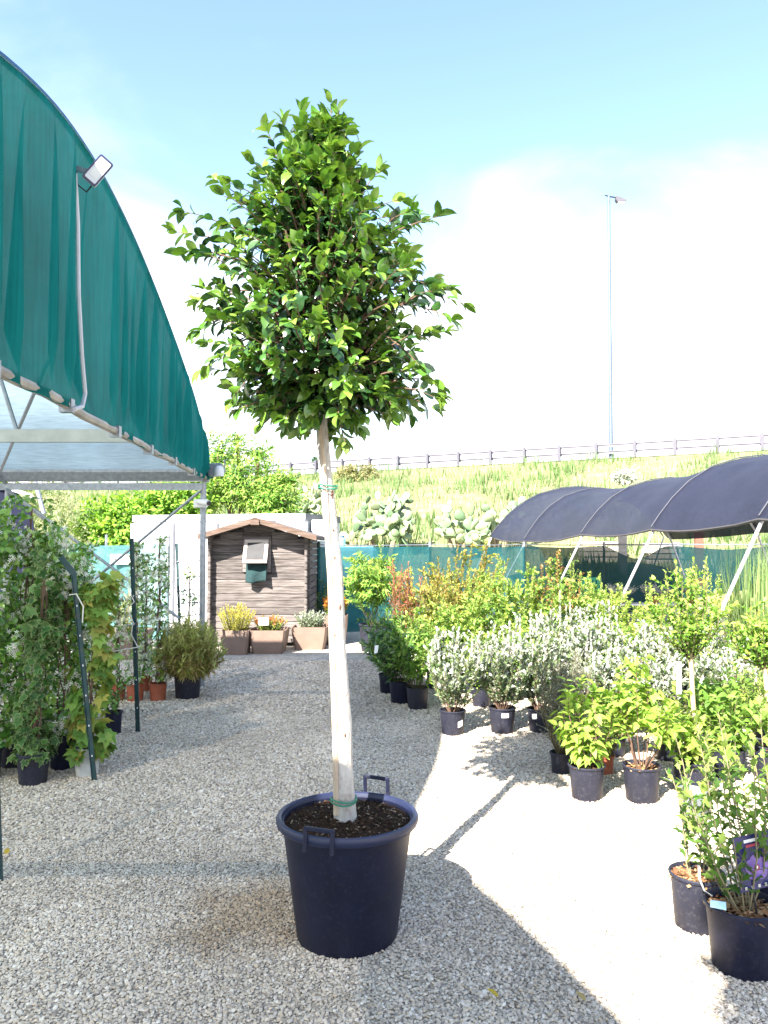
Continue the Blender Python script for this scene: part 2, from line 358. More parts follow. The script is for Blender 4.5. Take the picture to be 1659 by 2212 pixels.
def sticker(parent, c, D, H, az, w, h, zc, tilt=0.0):
    r = D / 2 * (.80 + .2 * zc / H) + .004; g = B(); a0 = az - w / 2 / r; n = 4
    for j in range(2):
        for i in range(n + 1):
            a = a0 + w / r * i / n; z = zc + (j - .5) * h + tilt * (i / n - .5) * w; g.v.append(Vector(c) + Vector((r * math.cos(a), r * math.sin(a), z)))
    g.f = [(i, i + 1, n + 2 + i, n + 1 + i) for i in range(n)]
    g.obj('label_sticker', M_PAPER, parent)
def shrub(name, label, base, PD, PH, top, spread, nst, L, step, T, pal, mat=None, tip=None, per=2, twigs=4, twl=.16, ang=.9, droop=.2, potmat=None, nobj=0, t0=.15, stemr=.004, group=None, cat='shrub', lean=(0, 0), stick=None, mulch=0, tag_=None, bare=0.0, twup=.6, stemmat=None, soilz=.88):
    mat = mat or M_SOFT; potmat = potmat or M_POTB
    root = thing(name, label, cat, base, group); c = Vector(base)
    if PD: pot(root, c, PD, PH, potmat, mulch=mulch, soilz=soilz)
    if stick: sticker(root, c, PD, PH, *stick)
    z0 = c.z + (PH * soilz if PD else 0); h = top - z0; lv = Leaves(); sb = B()
    for i in range(nst):
        a = 2 * math.pi * (i + rng.uniform(-.3, .3)) / nst; rr = spread * math.sqrt((i + .5) / nst) * rng.uniform(.75, 1.05)
        hh = h * (1 - .30 * (rr / spread) ** 2) * rng.uniform(.66, 1.0)
        b = Vector((c.x + math.cos(a) * min(PD or .1, .2) * .15, c.y + math.sin(a) * min(PD or .1, .2) * .15, z0))
        tp = Vector((c.x + math.cos(a) * rr + lean[0], c.y + math.sin(a) * rr + lean[1], z0 + hh))
        st = curve_stem(b, tp, (math.cos(a) * rr * .22, math.sin(a) * rr * .22, 0), 7, spread * .04)
        sb.tube(st, [stemr * (1.15 - .75 * k / 6) for k in range(7)], 5)
        lv.along(st, max(t0, bare), step, L, per, ang, droop, .25)
        for k in range(twigs):
            u = rng.uniform(max(.18, bare), .92); q = u * 6; j = min(5, int(q)); p = st[j].lerp(st[j + 1], q - j)
            az = rng.uniform(0, 6.28); d = Vector((math.cos(az), math.sin(az), twup * rng.uniform(.5, 1.5))).normalized() * twl * rng.uniform(.6, 1.25) * (1.15 - .4 * u)
            tw = curve_stem(p, p + d, (0, 0, twl * .08), 4, .004); sb.tube(tw, [stemr * .55, stemr * .5, stemr * .4, stemr * .3], 4, False)
            lv.along(tw, .15, step, L, per, ang, droop, .2)
    sb.obj('stems', stemmat or M_STEM, root, smooth=True)['kind'] = 'stuff'
    lv.emit(root, T, pal, mat, tip, nobj)
    if tag_:
        B().prism([Vector(tag_) + Vector(d) for d in ((0, 0, 0), (.035, -.01, .01), (.045, -.01, .085), (.008, 0, .08))], (0, .002, 0)).obj('plant_tag', M_PAPER, root)
    return root


# ------------------------------------------------------------------ ground and gravel
def gravel_material():
    m, n, l, out = nodes_of('pale_gravel'); p = n.new('ShaderNodeBsdfPrincipled'); p.inputs['Roughness'].default_value = .9; p.inputs['Specular IOR Level'].default_value = .2
    t = n.new('ShaderNodeTexCoord'); vo = n.new('ShaderNodeTexVoronoi'); vo.inputs['Scale'].default_value = 48; l.new(t.outputs['Object'], vo.inputs['Vector'])
    cr = n.new('ShaderNodeValToRGB'); cr.color_ramp.elements[0].color = (.28, .245, .20, 1); cr.color_ramp.elements[1].color = (.62, .56, .48, 1)
    e = cr.color_ramp.elements.new(.5); e.color = (.46, .41, .345, 1)
    sx = n.new('ShaderNodeSeparateXYZ'); l.new(vo.outputs['Color'], sx.inputs[0]); l.new(sx.outputs[0], cr.inputs[0])
    nz = n.new('ShaderNodeTexNoise'); nz.inputs['Scale'].default_value = 1.3; nz.inputs['Detail'].default_value = 6; l.new(t.outputs['Object'], nz.inputs['Vector'])
    rm = n.new('ShaderNodeMapRange'); rm.inputs['From Min'].default_value = .3; rm.inputs['From Max'].default_value = .7; rm.inputs['To Min'].default_value = .78; rm.inputs['To Max'].default_value = 1.12; l.new(nz.outputs['Fac'], rm.inputs['Value'])
    mu = n.new('ShaderNodeMixRGB'); mu.blend_type = 'MULTIPLY'; mu.inputs[0].default_value = 1; l.new(cr.outputs[0], mu.inputs[1]); l.new(rm.outputs[0], mu.inputs[2]); l.new(mu.outputs[0], p.inputs['Base Color'])
    bp = n.new('ShaderNodeBump'); bp.inputs['Strength'].default_value = .9; bp.inputs['Distance'].default_value = .012; bp.invert = True; l.new(vo.outputs['Distance'], bp.inputs['Height']); l.new(bp.outputs[0], p.inputs['Normal'])
    l.new(p.outputs[0], out.inputs['Surface']); return m
def stone_material():
    m, n, l, out = nodes_of('gravel_stone'); p = n.new('ShaderNodeBsdfPrincipled'); p.inputs['Roughness'].default_value = .85; p.inputs['Specular IOR Level'].default_value = .25
    oi = n.new('ShaderNodeObjectInfo'); cr = n.new('ShaderNodeValToRGB'); r = cr.color_ramp; r.interpolation = 'LINEAR'
    r.elements[0].color = (.24, .20, .17, 1); r.elements[1].color = (.72, .65, .56, 1)
    for pos, c in ((.10, (.38, .32, .255)), (.35, (.51, .435, .35)), (.6, (.60, .52, .43)), (.8, (.53, .42, .30))): e = r.elements.new(pos); e.color = c + (1,)
    l.new(oi.outputs['Random'], cr.inputs[0])
    tg = n.new('ShaderNodeTexCoord'); nz = n.new('ShaderNodeTexNoise'); nz.inputs['Scale'].default_value = 1.1; nz.inputs['Detail'].default_value = 5; l.new(oi.outputs['Location'], nz.inputs['Vector'])
    rm = n.new('ShaderNodeMapRange'); rm.inputs['From Min'].default_value = .3; rm.inputs['From Max'].default_value = .7; rm.inputs['To Min'].default_value = .8; rm.inputs['To Max'].default_value = 1.12; l.new(nz.outputs['Fac'], rm.inputs['Value'])
    mu = n.new('ShaderNodeMixRGB'); mu.blend_type = 'MULTIPLY'; mu.inputs[0].default_value = 1; l.new(cr.outputs[0], mu.inputs[1]); l.new(rm.outputs[0], mu.inputs[2]); 
    ds = n.new('ShaderNodeVectorMath'); ds.operation = 'DISTANCE'; ds.inputs[1].default_value = (-.60, 3.52, 0); l.new(oi.outputs['Location'], ds.inputs[0])
    n3 = n.new('ShaderNodeTexNoise'); n3.inputs['Scale'].default_value = 5; l.new(oi.outputs['Location'], n3.inputs['Vector']); a3 = n.new('ShaderNodeMath'); a3.operation = 'MULTIPLY_ADD'; a3.inputs[1].default_value = .5; l.new(n3.outputs['Fac'], a3.inputs[0]); l.new(ds.outputs['Value'], a3.inputs[2])
    r3 = n.new('ShaderNodeMapRange'); r3.inputs['From Min'].default_value = .42; r3.inputs['From Max'].default_value = .68; r3.inputs['To Min'].default_value = .65; r3.inputs['To Max'].default_value = 0; l.new(a3.outputs[0], r3.inputs['Value'])
    m3 = n.new('ShaderNodeMixRGB'); m3.blend_type = 'MULTIPLY'; m3.inputs[2].default_value = (.55, .43, .30, 1); l.new(r3.outputs[0], m3.inputs[0]); l.new(mu.outputs[0], m3.inputs[1]); l.new(m3.outputs[0], p.inputs['Base Color'])
    l.new(p.outputs[0], out.inputs['Surface']); return m
tag(B().poly([(-400, -200, 0), (400, -200, 0), (400, 600, 0), (-400, 600, 0)], [(0, 1, 2, 3)]).obj('ground', gravel_material()), kind='structure')
def gravel():
    pts = []; sc = []
    for (y0, y1, d, r) in ((2.25, 4.4, .0115, .0082), (4.4, 7.6, .0160, .0108), (7.6, 11.0, .025, .0150)):
        ny = int((y1 - y0) / d)
        for j in range(ny):
            y = y0 + j * d; hw = .52 * y + .15; nx = int(2 * hw / d)
            x = -hw + (np.arange(nx) + nrng.random(nx)) * d
            pts.append(np.stack([x, y + nrng.random(nx) * d, nrng.random(nx) * .006 + .001], 1)); sc.append(r * (.55 + .8 * nrng.random(nx)))
    P = np.concatenate(pts); S = np.concatenate(sc).astype(np.float32)
    me = bpy.data.meshes.new('gravel'); me.vertices.add(len(P)); me.vertices.foreach_set('co', P.astype(np.float32).ravel())
    a = me.attributes.new('stone_scale', 'FLOAT', 'POINT'); a.data.foreach_set('value', S)
    o = add('gravel', me); tag(o, kind='stuff', label='loose pale beige gravel covering the yard', cat='gravel')
    ng = bpy.data.node_groups.new('gravel_stones', 'GeometryNodeTree'); ng.interface.new_socket('Geometry', in_out='INPUT', socket_type='NodeSocketGeometry'); ng.interface.new_socket('Geometry', in_out='OUTPUT', socket_type='NodeSocketGeometry')
    N, Lk = ng.nodes, ng.links; gi = N.new('NodeGroupInput'); go = N.new('NodeGroupOutput'); iop = N.new('GeometryNodeInstanceOnPoints'); ico = N.new('GeometryNodeMeshIcoSphere'); ico.inputs['Radius'].default_value = 1; ico.inputs['Subdivisions'].default_value = 1
    tf = N.new('GeometryNodeTransform'); tf.inputs['Scale'].default_value = (1.15, .78, .55); Lk.new(ico.outputs[0], tf.inputs['Geometry'])
    spn = N.new('GeometryNodeSetPosition'); rv0 = N.new('FunctionNodeRandomValue'); rv0.data_type = 'FLOAT_VECTOR'; rv0.inputs[0].default_value = (-.22, -.2, -.15); rv0.inputs[1].default_value = (.22, .2, .15); Lk.new(tf.outputs[0], spn.inputs['Geometry']); Lk.new(rv0.outputs[0], spn.inputs['Offset'])
    sm = N.new('GeometryNodeSetMaterial'); sm.inputs['Material'].default_value = stone_material(); Lk.new(spn.outputs[0], sm.inputs['Geometry'])
    rv = N.new('FunctionNodeRandomValue'); rv.data_type = 'FLOAT_VECTOR'; rv.inputs[0].default_value = (-.55, -.55, 0); rv.inputs[1].default_value = (.55, .55, 6.283)
    na = N.new('GeometryNodeInputNamedAttribute'); na.data_type = 'FLOAT'; na.inputs['Name'].default_value = 'stone_scale'
    mtp = N.new('GeometryNodeMeshToPoints'); Lk.new(gi.outputs[0], mtp.inputs[0])
    Lk.new(mtp.outputs[0], iop.inputs['Points']); Lk.new(sm.outputs[0], iop.inputs['Instance']); Lk.new(rv.outputs[0], iop.inputs['Rotation']); Lk.new(na.outputs[0], iop.inputs['Scale']); Lk.new(iop.outputs[0], go.inputs[0])
    md = o.modifiers.new('stones', 'NODES'); md.node_group = ng
gravel()

# ------------------------------------------------------------------ embankment, road edge, guard rail
RA, RB = Vector((19.0, 38.0, 0)), Vector((-6.55, 52.0, 0)); RD = (RB - RA).normalized(); RN = Vector((RD.y, -RD.x, 0)); RN = RN if RN.y < 0 else -RN
ROADZ = 6.25
def bank(s, v):                                                      # s metres along the rail, v 0 at the toe .. 1 at the top
    top = RA + RD * s + RN * .5; toe = Vector((top.x * .62, 17.6 + .05 * abs(top.x) + .012 * max(0, s) * 4, 0))
    p = toe.lerp(top, v); z = -.06 + ROADZ * (v ** .92) + .22 * math.sin(s * .31 + 4 * v) * v * (1 - v) * 2
    return Vector((p.x, p.y, z))
M_BANK = plain('dry_grass_soil', (.22, .22, .11), .95, var=.35, scale=1.2, bump=.6, bscale=6, spec=.1)
tag(B().grid(lambda u, w: bank(-22 + 95 * u, w), 60, 26).obj('embankment', M_BANK, smooth=True), kind='structure')
M_ROAD = plain('road_asphalt', (.06, .06, .06), .9)
tag(B().poly([RA + RD * -40 + RN * .5 + Vector((0, 0, ROADZ - .02)), RA + RD * 90 + RN * .5 + Vector((0, 0, ROADZ - .02)), RA + RD * 90 - RN * 14 + Vector((0, 0, ROADZ - .05)), RA + RD * -40 - RN * 14 + Vector((0, 0, ROADZ - .05))], [(0, 1, 2, 3)]).obj('road', M_ROAD), kind='structure')
gr = thing('guard_rail', 'long galvanised guard rail along the top of the grassy embankment', 'guard rail', RA + Vector((0, 0, ROADZ)))
M_RAIL = plain('weathered_guard_rail', (.17, .16, .19), .55, .3, var=.2); M_RPOST = plain('dark_rail_post', (.085, .08, .10), .6, .2)
pb = B(); p0 = RA + RD * -8
post_me = None; rail_me = None; low_me = None
ang = math.atan2(RD.y, RD.x); rotz = Matrix.Rotation(ang, 3, 'Z'); SPC = 2.05
for i in range(38):
    c = RA + RD * (-8 + SPC * i) + Vector((0, 0, ROADZ))
    if post_me is None:
        post_me = raw_mesh('post', *(lambda b: (b.v, b.f))(B().box((0, 0, .42), (.14, .12, 1.0)).box((.02, -.12, .55), (.20, .12, .34))), M_RPOST)
        def wave(z0):
            b = B(); prof = [(0, 0), (.05, .03), (.05, .09), (.0, .13), (.0, .16)]
            for x in (0, SPC): b.v += [Vector((x, -.20 - q[0], z0 + q[1])) for q in prof]
            b.f = [(k, k + 5, k + 6, k + 1) for k in range(4)]; return b
        w = wave(.68); rail_me = raw_mesh('rail', w.v, w.f, M_RAIL); w = wave(.30); low_me = raw_mesh('rail', w.v, w.f, M_RAIL)
    for nm, me in (('post', post_me), ('rail', rail_me), ('lower_rail', low_me)):
        o = add(nm, me, gr); o.location = c - Vector(gr.location); o.rotation_euler = (0, 0, ang)
# road lamp
lp = AT(1320, 985, 42.5); lp.z = ROADZ - .1; ltop = AT(1315, 424, 42.5)
lamp = thing('street_lamp', 'tall thin grey street lamp standing behind the guard rail', 'street lamp', lp)
M_LPOST = plain('lamp_post_grey', (.10, .13, .17), .5, .3)
B().tube([lp, lp.lerp(ltop, .5), ltop], [.12, .10, .075], 10).obj('pole', M_LPOST, lamp, smooth=True)
B().tube([ltop + Vector((-.22, 0, .06)), ltop + Vector((0, 0, 0)), ltop + Vector((.42, 0, -.08))], [.035, .045, .04], 8).obj('arm', M_BLACK, lamp)
hd = B().prism([ltop + Vector(q) for q in ((.40, -.14, -.02), (.98, -.14, -.24), (.86, -.14, -.34), (.46, -.14, -.36), (.36, -.14, -.22))], (0, .28, 0)).obj('lamp_head', M_RPOST, lamp)
B().prism([ltop + Vector(q) for q in ((.49, -.12, -.362), (.85, -.12, -.345), (.85, .12, -.345), (.49, .12, -.362))], (0, 0, -.03)).obj('lens', M_WHITE, hd)
# grass
def grass():
    n = 95000; u = nrng.random(n); sv = -20 + 88 * nrng.random(n); vv = .05 + .95 * u
    P = np.array([tuple(bank(a, b)) for a, b in zip(sv, vv)]); ph = nrng.random(n) * 6.283
    clump = .55 + .8 * np.clip(np.sin(P[:, 0] * 1.7 + np.sin(P[:, 1] * 1.1) * 2) * .5 + .5, 0, 1)
    sz = (.16 + .42 * nrng.random(n) ** 2) * clump
    ax = np.stack([np.cos(ph) * .45, np.sin(ph) * .45, np.ones(n)], 1); nr = np.stack([np.cos(ph), np.sin(ph), np.full(n, .2)], 1)
    c = palette([(.10, .17, .05), (.135, .20, .07), (.07, .135, .035), (.17, .22, .095)], n); c2 = palette([(.28, .26, .15), (.22, .215, .11), (.33, .30, .20)], n)
    fz_ = np.sin(P[:, 0] * .55 + 1.3 * np.sin(P[:, 1] * .42)) + .8 * np.sin(P[:, 1] * .63 - P[:, 0] * .31 + 1.7 * np.sin(P[:, 0] * .23)) + .9 * nrng.standard_normal(n); m_ = fz_ > .5; c[m_] = c2[m_]; sz[m_] *= .62
    T = (T_BLADE[0] * np.array([2.0, 1, 1]), T_BLADE[1])
    o = leafmesh('grass', T, P, ax, nr, sz, c, M_SOFT, None, .3); tag(o, 'long yellow green grass covering the embankment', 'grass', kind='stuff')
grass()

# ------------------------------------------------------------------ prickly pears on the bank
def pad_template():
    V = []; Fc = []; rows = [(0.0, .0), (.10, .16), (.35, .30), (.65, .34), (.88, .22), (1.0, .0)]; seg = 8
    for (y, w) in rows:
        for q in range(seg):
            a = 2 * math.pi * q / seg; V.append((w * math.cos(a), y, w * .22 * math.sin(a)))
    for i in range(len(rows) - 1):
        for q in range(seg): q2 = (q + 1) % seg; Fc += [(i * seg + q, i * seg + q2, (i + 1) * seg + q2), (i * seg + q, (i + 1) * seg + q2, (i + 1) * seg + q)]
    return tmpl(V, Fc)
T_PAD = pad_template(); M_PAD = leafmat('cactus_skin', .5, 0.0, .4)
PADPAL = [(.17, .24, .13), (.22, .28, .15), (.12, .19, .10), (.27, .32, .18)]
def cactus(px, py, y, h, w, npad, label):
    base = AT(px, py, y); best = min((bank(s, v) for s in np.linspace(-5, 60, 90) for v in np.linspace(.02, .6, 40)), key=lambda q: (q.x - base.x) ** 2 + (q.y - y) ** 2)
    base = Vector((base.x, y, best.z - .05)); root = thing('prickly_pear', label, 'cactus', base, 'prickly pears on the embankment')
    L = Leaves(); tb = B(); tips = []
    for i in range(5):
        a = rng.uniform(0, 6.28); r = w * .32 * rng.random(); b = base + Vector((math.cos(a) * r, math.sin(a) * r * .6, 0)); t = b + Vector((math.cos(a) * .15, math.sin(a) * .1, h * rng.uniform(.25, .4))); tb.tube([b - Vector((0, 0, .1)), b.lerp(t, .5), t], [.09, .08, .06], 7); tips.append((t, Vector((math.cos(a) * .5, math.sin(a) * .5, 1))))
    tb.obj('trunks', plain('cactus_bark', (.22, .17, .10), .9), root, smooth=True)
    k = 0
    while k < npad:
        p, d = tips[rng.randrange(len(tips))]
        ndir = (d + Vector((rng.gauss(0, .75), rng.gauss(0, .6), rng.gauss(.1, .5)))).normalized()
        Ls = rng.uniform(.28, .46); e = p + ndir * Ls * .93
        if e.z > base.z + h or e.z < base.z + .12 or abs(e.x - base.x) > w / 2 or abs(e.y - base.y) > w * .4:
            k += .2; continue
        face = Vector((rng.gauss(0, .8), -1 + rng.gauss(0, .6), rng.gauss(0, .4)))
        L.put(tuple(p), tuple(ndir), tuple(face), Ls); tips.append((e, ndir)); k += 1
    p, a, n, s, t = L.arr(); leafobjs('pad', T_PAD, p, a, n, s, PADPAL, M_PAD, root)
cactus(812, 1178, 23.5, 2.15, 2.7, 150, 'large prickly pear clump behind the ficus trunk and teal fence')
cactus(1000, 1180, 23.5, 1.95, 1.7, 85, 'pale prickly pear clump left of the grey shade tunnel')
cactus(668, 1100, 26.0, 2.3, 3.2, 140, 'dark prickly pear clump beside the leafy tree above the white container')
cactus(1070, 1160, 24.0, 1.9, 1.8, 70, 'prickly pear clump half hidden behind the tip of the shade tunnel')

# ------------------------------------------------------------------ background trees and hedges
def lumpy(name, label, lumps, nt, per, L, T, pal, tip, base, trunk_r=.1, cat='tree', mat=None, droop=.3, twl=.4, group=None):
    root = thing(name, label, cat, base, group); tb = B(); lv = Leaves(); base = Vector(base); wsum = [r[0] * r[1] * r[2] for c, r in lumps]
    for c, r in lumps:
        c = Vector(c); tb.tube([base - Vector((0, 0, .05)), base.lerp(c, .5) + Vector((rng.uniform(-.1, .1), 0, .1)), c], [trunk_r, trunk_r * .7, trunk_r * .3], 7)
    tb.obj('trunk', M_TWIG, root, smooth=True)
    for _ in range(nt):
        c, r = rng.choices(lumps, wsum)[0]
        d = Vector((rng.gauss(0, 1), rng.gauss(0, 1), rng.gauss(0, 1))).normalized(); k = rng.uniform(.55, 1.0) ** .6 * rng.uniform(.9, 1.12)
        e = Vector(c) + Vector((d.x * r[0], d.y * r[1], d.z * r[2])) * k; s = e - (d + Vector((0, 0, .4))).normalized() * twl
        lv.along(curve_stem(s, e, (0, 0, .03), 4, .02), .1, twl / per, L, 1, 1.0, droop, .1)
    lv.emit(root, T, pal, mat or M_SOFT, tip, name='crown')
    return root
WAL = [(.10, .22, .03), (.14, .28, .04), (.07, .16, .02), (.20, .32, .06)]; WALT = [(.22, .34, .06), (.28, .38, .08)]
lumpy('leafy_tree', 'bright green leafy tree rising behind the white container', [((-3.5, 20.5, 3.3), (1.2, .9, .9)), ((-4.5, 20.6, 4.1), (.85, .8, .75)), ((-2.9, 20.2, 2.8), (.95, .9, .75)), ((-4.9, 20.4, 3.1), (1.0, .8, .95)), ((-3.4, 20.8, 4.2), (.6, .5, .5)), ((-4.0, 20.8, 4.6), (.4, .4, .35)), ((-2.5, 20.3, 3.4), (.5, .5, .4))], 1500, 9, .17, T_LANCE, WAL, WALT, (-3.6, 20.5, 0), .12, twl=.55, droop=.5)
lumpy('round_hedge_bush', 'dense bright green bush between the pale shrub and the leafy tree', [((-6.4, 20.0, 1.9), (1.3, .9, 1.25)), ((-7.3, 20.3, 1.9), (1.1, .9, 1.15)), ((-5.5, 19.8, 2.2), (1.1, .8, 1.15)), ((-4.9, 19.9, 2.9), (.7, .6, .7))], 1300, 9, .15, T_OVAL, [(.12, .26, .03), (.16, .30, .04), (.08, .18, .02)], [(.26, .40, .06)], (-6.4, 20, 0), .08, cat='bush', twl=.4)
lumpy('pale_shrub', 'pale feathery shrub beside the dark blue cover at left', [((-8.7, 19.6, 2.0), (1.0, .8, 1.5)), ((-8.0, 19.2, 1.6), (.7, .6, 1.2)), ((-9.4, 19.8, 2.3), (.8, .7, 1.2))], 800, 9, .13, T_LANCE, [(.18, .22, .08), (.24, .26, .12), (.12, .16, .05)], [(.34, .36, .20)], (-8.6, 19.6, 0), .08, cat='bush', twl=.4)
lumpy('tall_tree', 'tall leafy tree at the far left behind the dark blue cover', [((-10.9, 21, 2.4), (1.3, 1, 1.6)), ((-12.2, 21.5, 2.0), (1.2, 1, 1.5))], 500, 9, .16, T_OVAL, [(.10, .20, .03), (.14, .24, .05)], [(.2, .3, .06)], (-11, 21, 0), .1, twl=.4)
lumpy('bank_bush', 'dry brownish bush under the guard rail right of the ficus trunk', [(AT(775, 1025, 44), (1.3, .8, .8)), (AT(745, 1028, 44.4), (.8, .7, .6))], 500, 9, .22, T_LANCE, [(.20, .21, .07), (.27, .24, .11), (.13, .16, .05)], [(.3, .28, .14)], AT(770, 1045, 44), .05, cat='bush', twl=.4)
lumpy('flowering_bush', 'small white flowering bush on the bank above the shade tunnel', [(AT(1350, 1030, 30), (.55, .5, .35))], 160, 7, .12, T_OVAL, [(.5, .52, .46), (.3, .34, .25), (.6, .6, .56)], None, AT(1350, 1045, 30), .03, cat='bush', twl=.2)
lumpy('roadside_shrub', 'tiny dark blue green shrub standing beside the far guard rail', [(AT(685, 996, 56), (.5, .4, .35))], 90, 7, .2, T_OVAL, [(.06, .12, .07), (.1, .16, .09)], None, AT(685, 1006, 56), .03, cat='bush', twl=.2)

# ------------------------------------------------------------------ greenhouse on the left: two bays
def gx(y): return -2.13 + .0717 * (9.05 - y)
ARCH = [(9.05, 2.45), (8.93, 2.68), (8.63, 2.98), (8.0, 3.27), (6.83, 3.62), (5.9, 3.84), (5.2, 3.95), (4.5, 3.99), (3.8, 3.92), (3.0, 3.70), (2.3, 3.38), (1.75, 2.98), (1.45, 2.68), (1.33, 2.45)]
def arch_pts(y_off):
    P = [Vector((0, y + y_off, z)) for y, z in ARCH]; out = []
    for i in range(len(P) - 1):
        a, b, c, d = P[max(i - 1, 0)], P[i], P[i + 1], P[min(i + 2, len(P) - 1)]
        for k in range(5):
            t = k / 5; out.append(.5 * ((2 * b) + (c - a) * t + (2 * a - 5 * b + 4 * c - d) * t * t + (3 * b - a - 3 * c + d) * t ** 3))
    return out + [P[-1]]
def net_mat(name, c, transp, trans=.35, scale=300, stripes=None, rough=.7):
    m, n, l, out = nodes_of(name); p = n.new('ShaderNodeBsdfPrincipled'); p.inputs['Roughness'].default_value = rough; p.inputs['Specular IOR Level'].default_value = .10
    t = n.new('ShaderNodeTexCoord'); nz = n.new('ShaderNodeTexNoise'); nz.inputs['Scale'].default_value = 1.6; nz.inputs['Detail'].default_value = 6; l.new(t.outputs['Object'], nz.inputs['Vector'])
    mpp = n.new('ShaderNodeMapping'); mpp.inputs['Scale'].default_value = stripes or (6, 6, 90); l.new(t.outputs['Object'], mpp.inputs[0])
    n2 = n.new('ShaderNodeTexNoise'); n2.inputs['Scale'].default_value = 1; n2.inputs['Detail'].default_value = 3; l.new(mpp.outputs[0], n2.inputs['Vector'])
    ad = n.new('ShaderNodeMath'); ad.operation = 'ADD'; l.new(nz.outputs['Fac'], ad.inputs[0]); l.new(n2.outputs['Fac'], ad.inputs[1])
    cr = n.new('ShaderNodeValToRGB'); cr.color_ramp.elements[0].position = .7 / 2; cr.color_ramp.elements[1].position = .65
    dv = n.new('ShaderNodeMath'); dv.operation = 'MULTIPLY'; dv.inputs[1].default_value = .5; l.new(ad.outputs[0], dv.inputs[0]); l.new(dv.outputs[0], cr.inputs[0])
    cr.color_ramp.elements[0].color = tuple(x * .78 for x in c) + (1,); cr.color_ramp.elements[1].color = tuple(min(1, x * 1.22) for x in c) + (1,)
    l.new(cr.outputs[0], p.inputs['Base Color']); tr = n.new('ShaderNodeBsdfTranslucent'); l.new(cr.outputs[0], tr.inputs['Color'])
    mx = n.new('ShaderNodeMixShader'); mx.inputs[0].default_value = trans; l.new(p.outputs[0], mx.inputs[1]); l.new(tr.outputs[0], mx.inputs[2])
    tp = n.new('ShaderNodeBsdfTransparent'); m2 = n.new('ShaderNodeMixShader'); m2.inputs[0].default_value = transp; l.new(mx.outputs[0], m2.inputs[1]); l.new(tp.outputs[0], m2.inputs[2])
    l.new(m2.outputs[0], out.inputs['Surface']); MATS[name] = m
    return m
M_GREEN = net_mat('green_shade_cloth', (.006, .15, .145), .04, .35, stripes=(60, 60, 3), rough=.9)
M_ROOFNET = net_mat('pale_roof_film', (.36, .48, .53), .05, .4)
def pleats(y, t):                                                    # t 0 at pipe .. 1 at arch
    g = 0
    for (c, w, a) in PLE: g += a * math.exp(-((y - c) / w) ** 2)
    fade = (1 - t) ** .35 * min(1.0, t * 5 + .15)
    return g * fade + .012 * math.sin(y * 31 + 3 * t) * fade
pr = random.Random(3); PLE = []
yy = 1.4
while yy < 9.0:
    PLE.append((yy, pr.uniform(.05, .13), -pr.uniform(.06, .19))); PLE.append((yy + pr.uniform(.06, .16), pr.uniform(.07, .16), pr.uniform(.03, .10))); yy += pr.uniform(.16, .36)
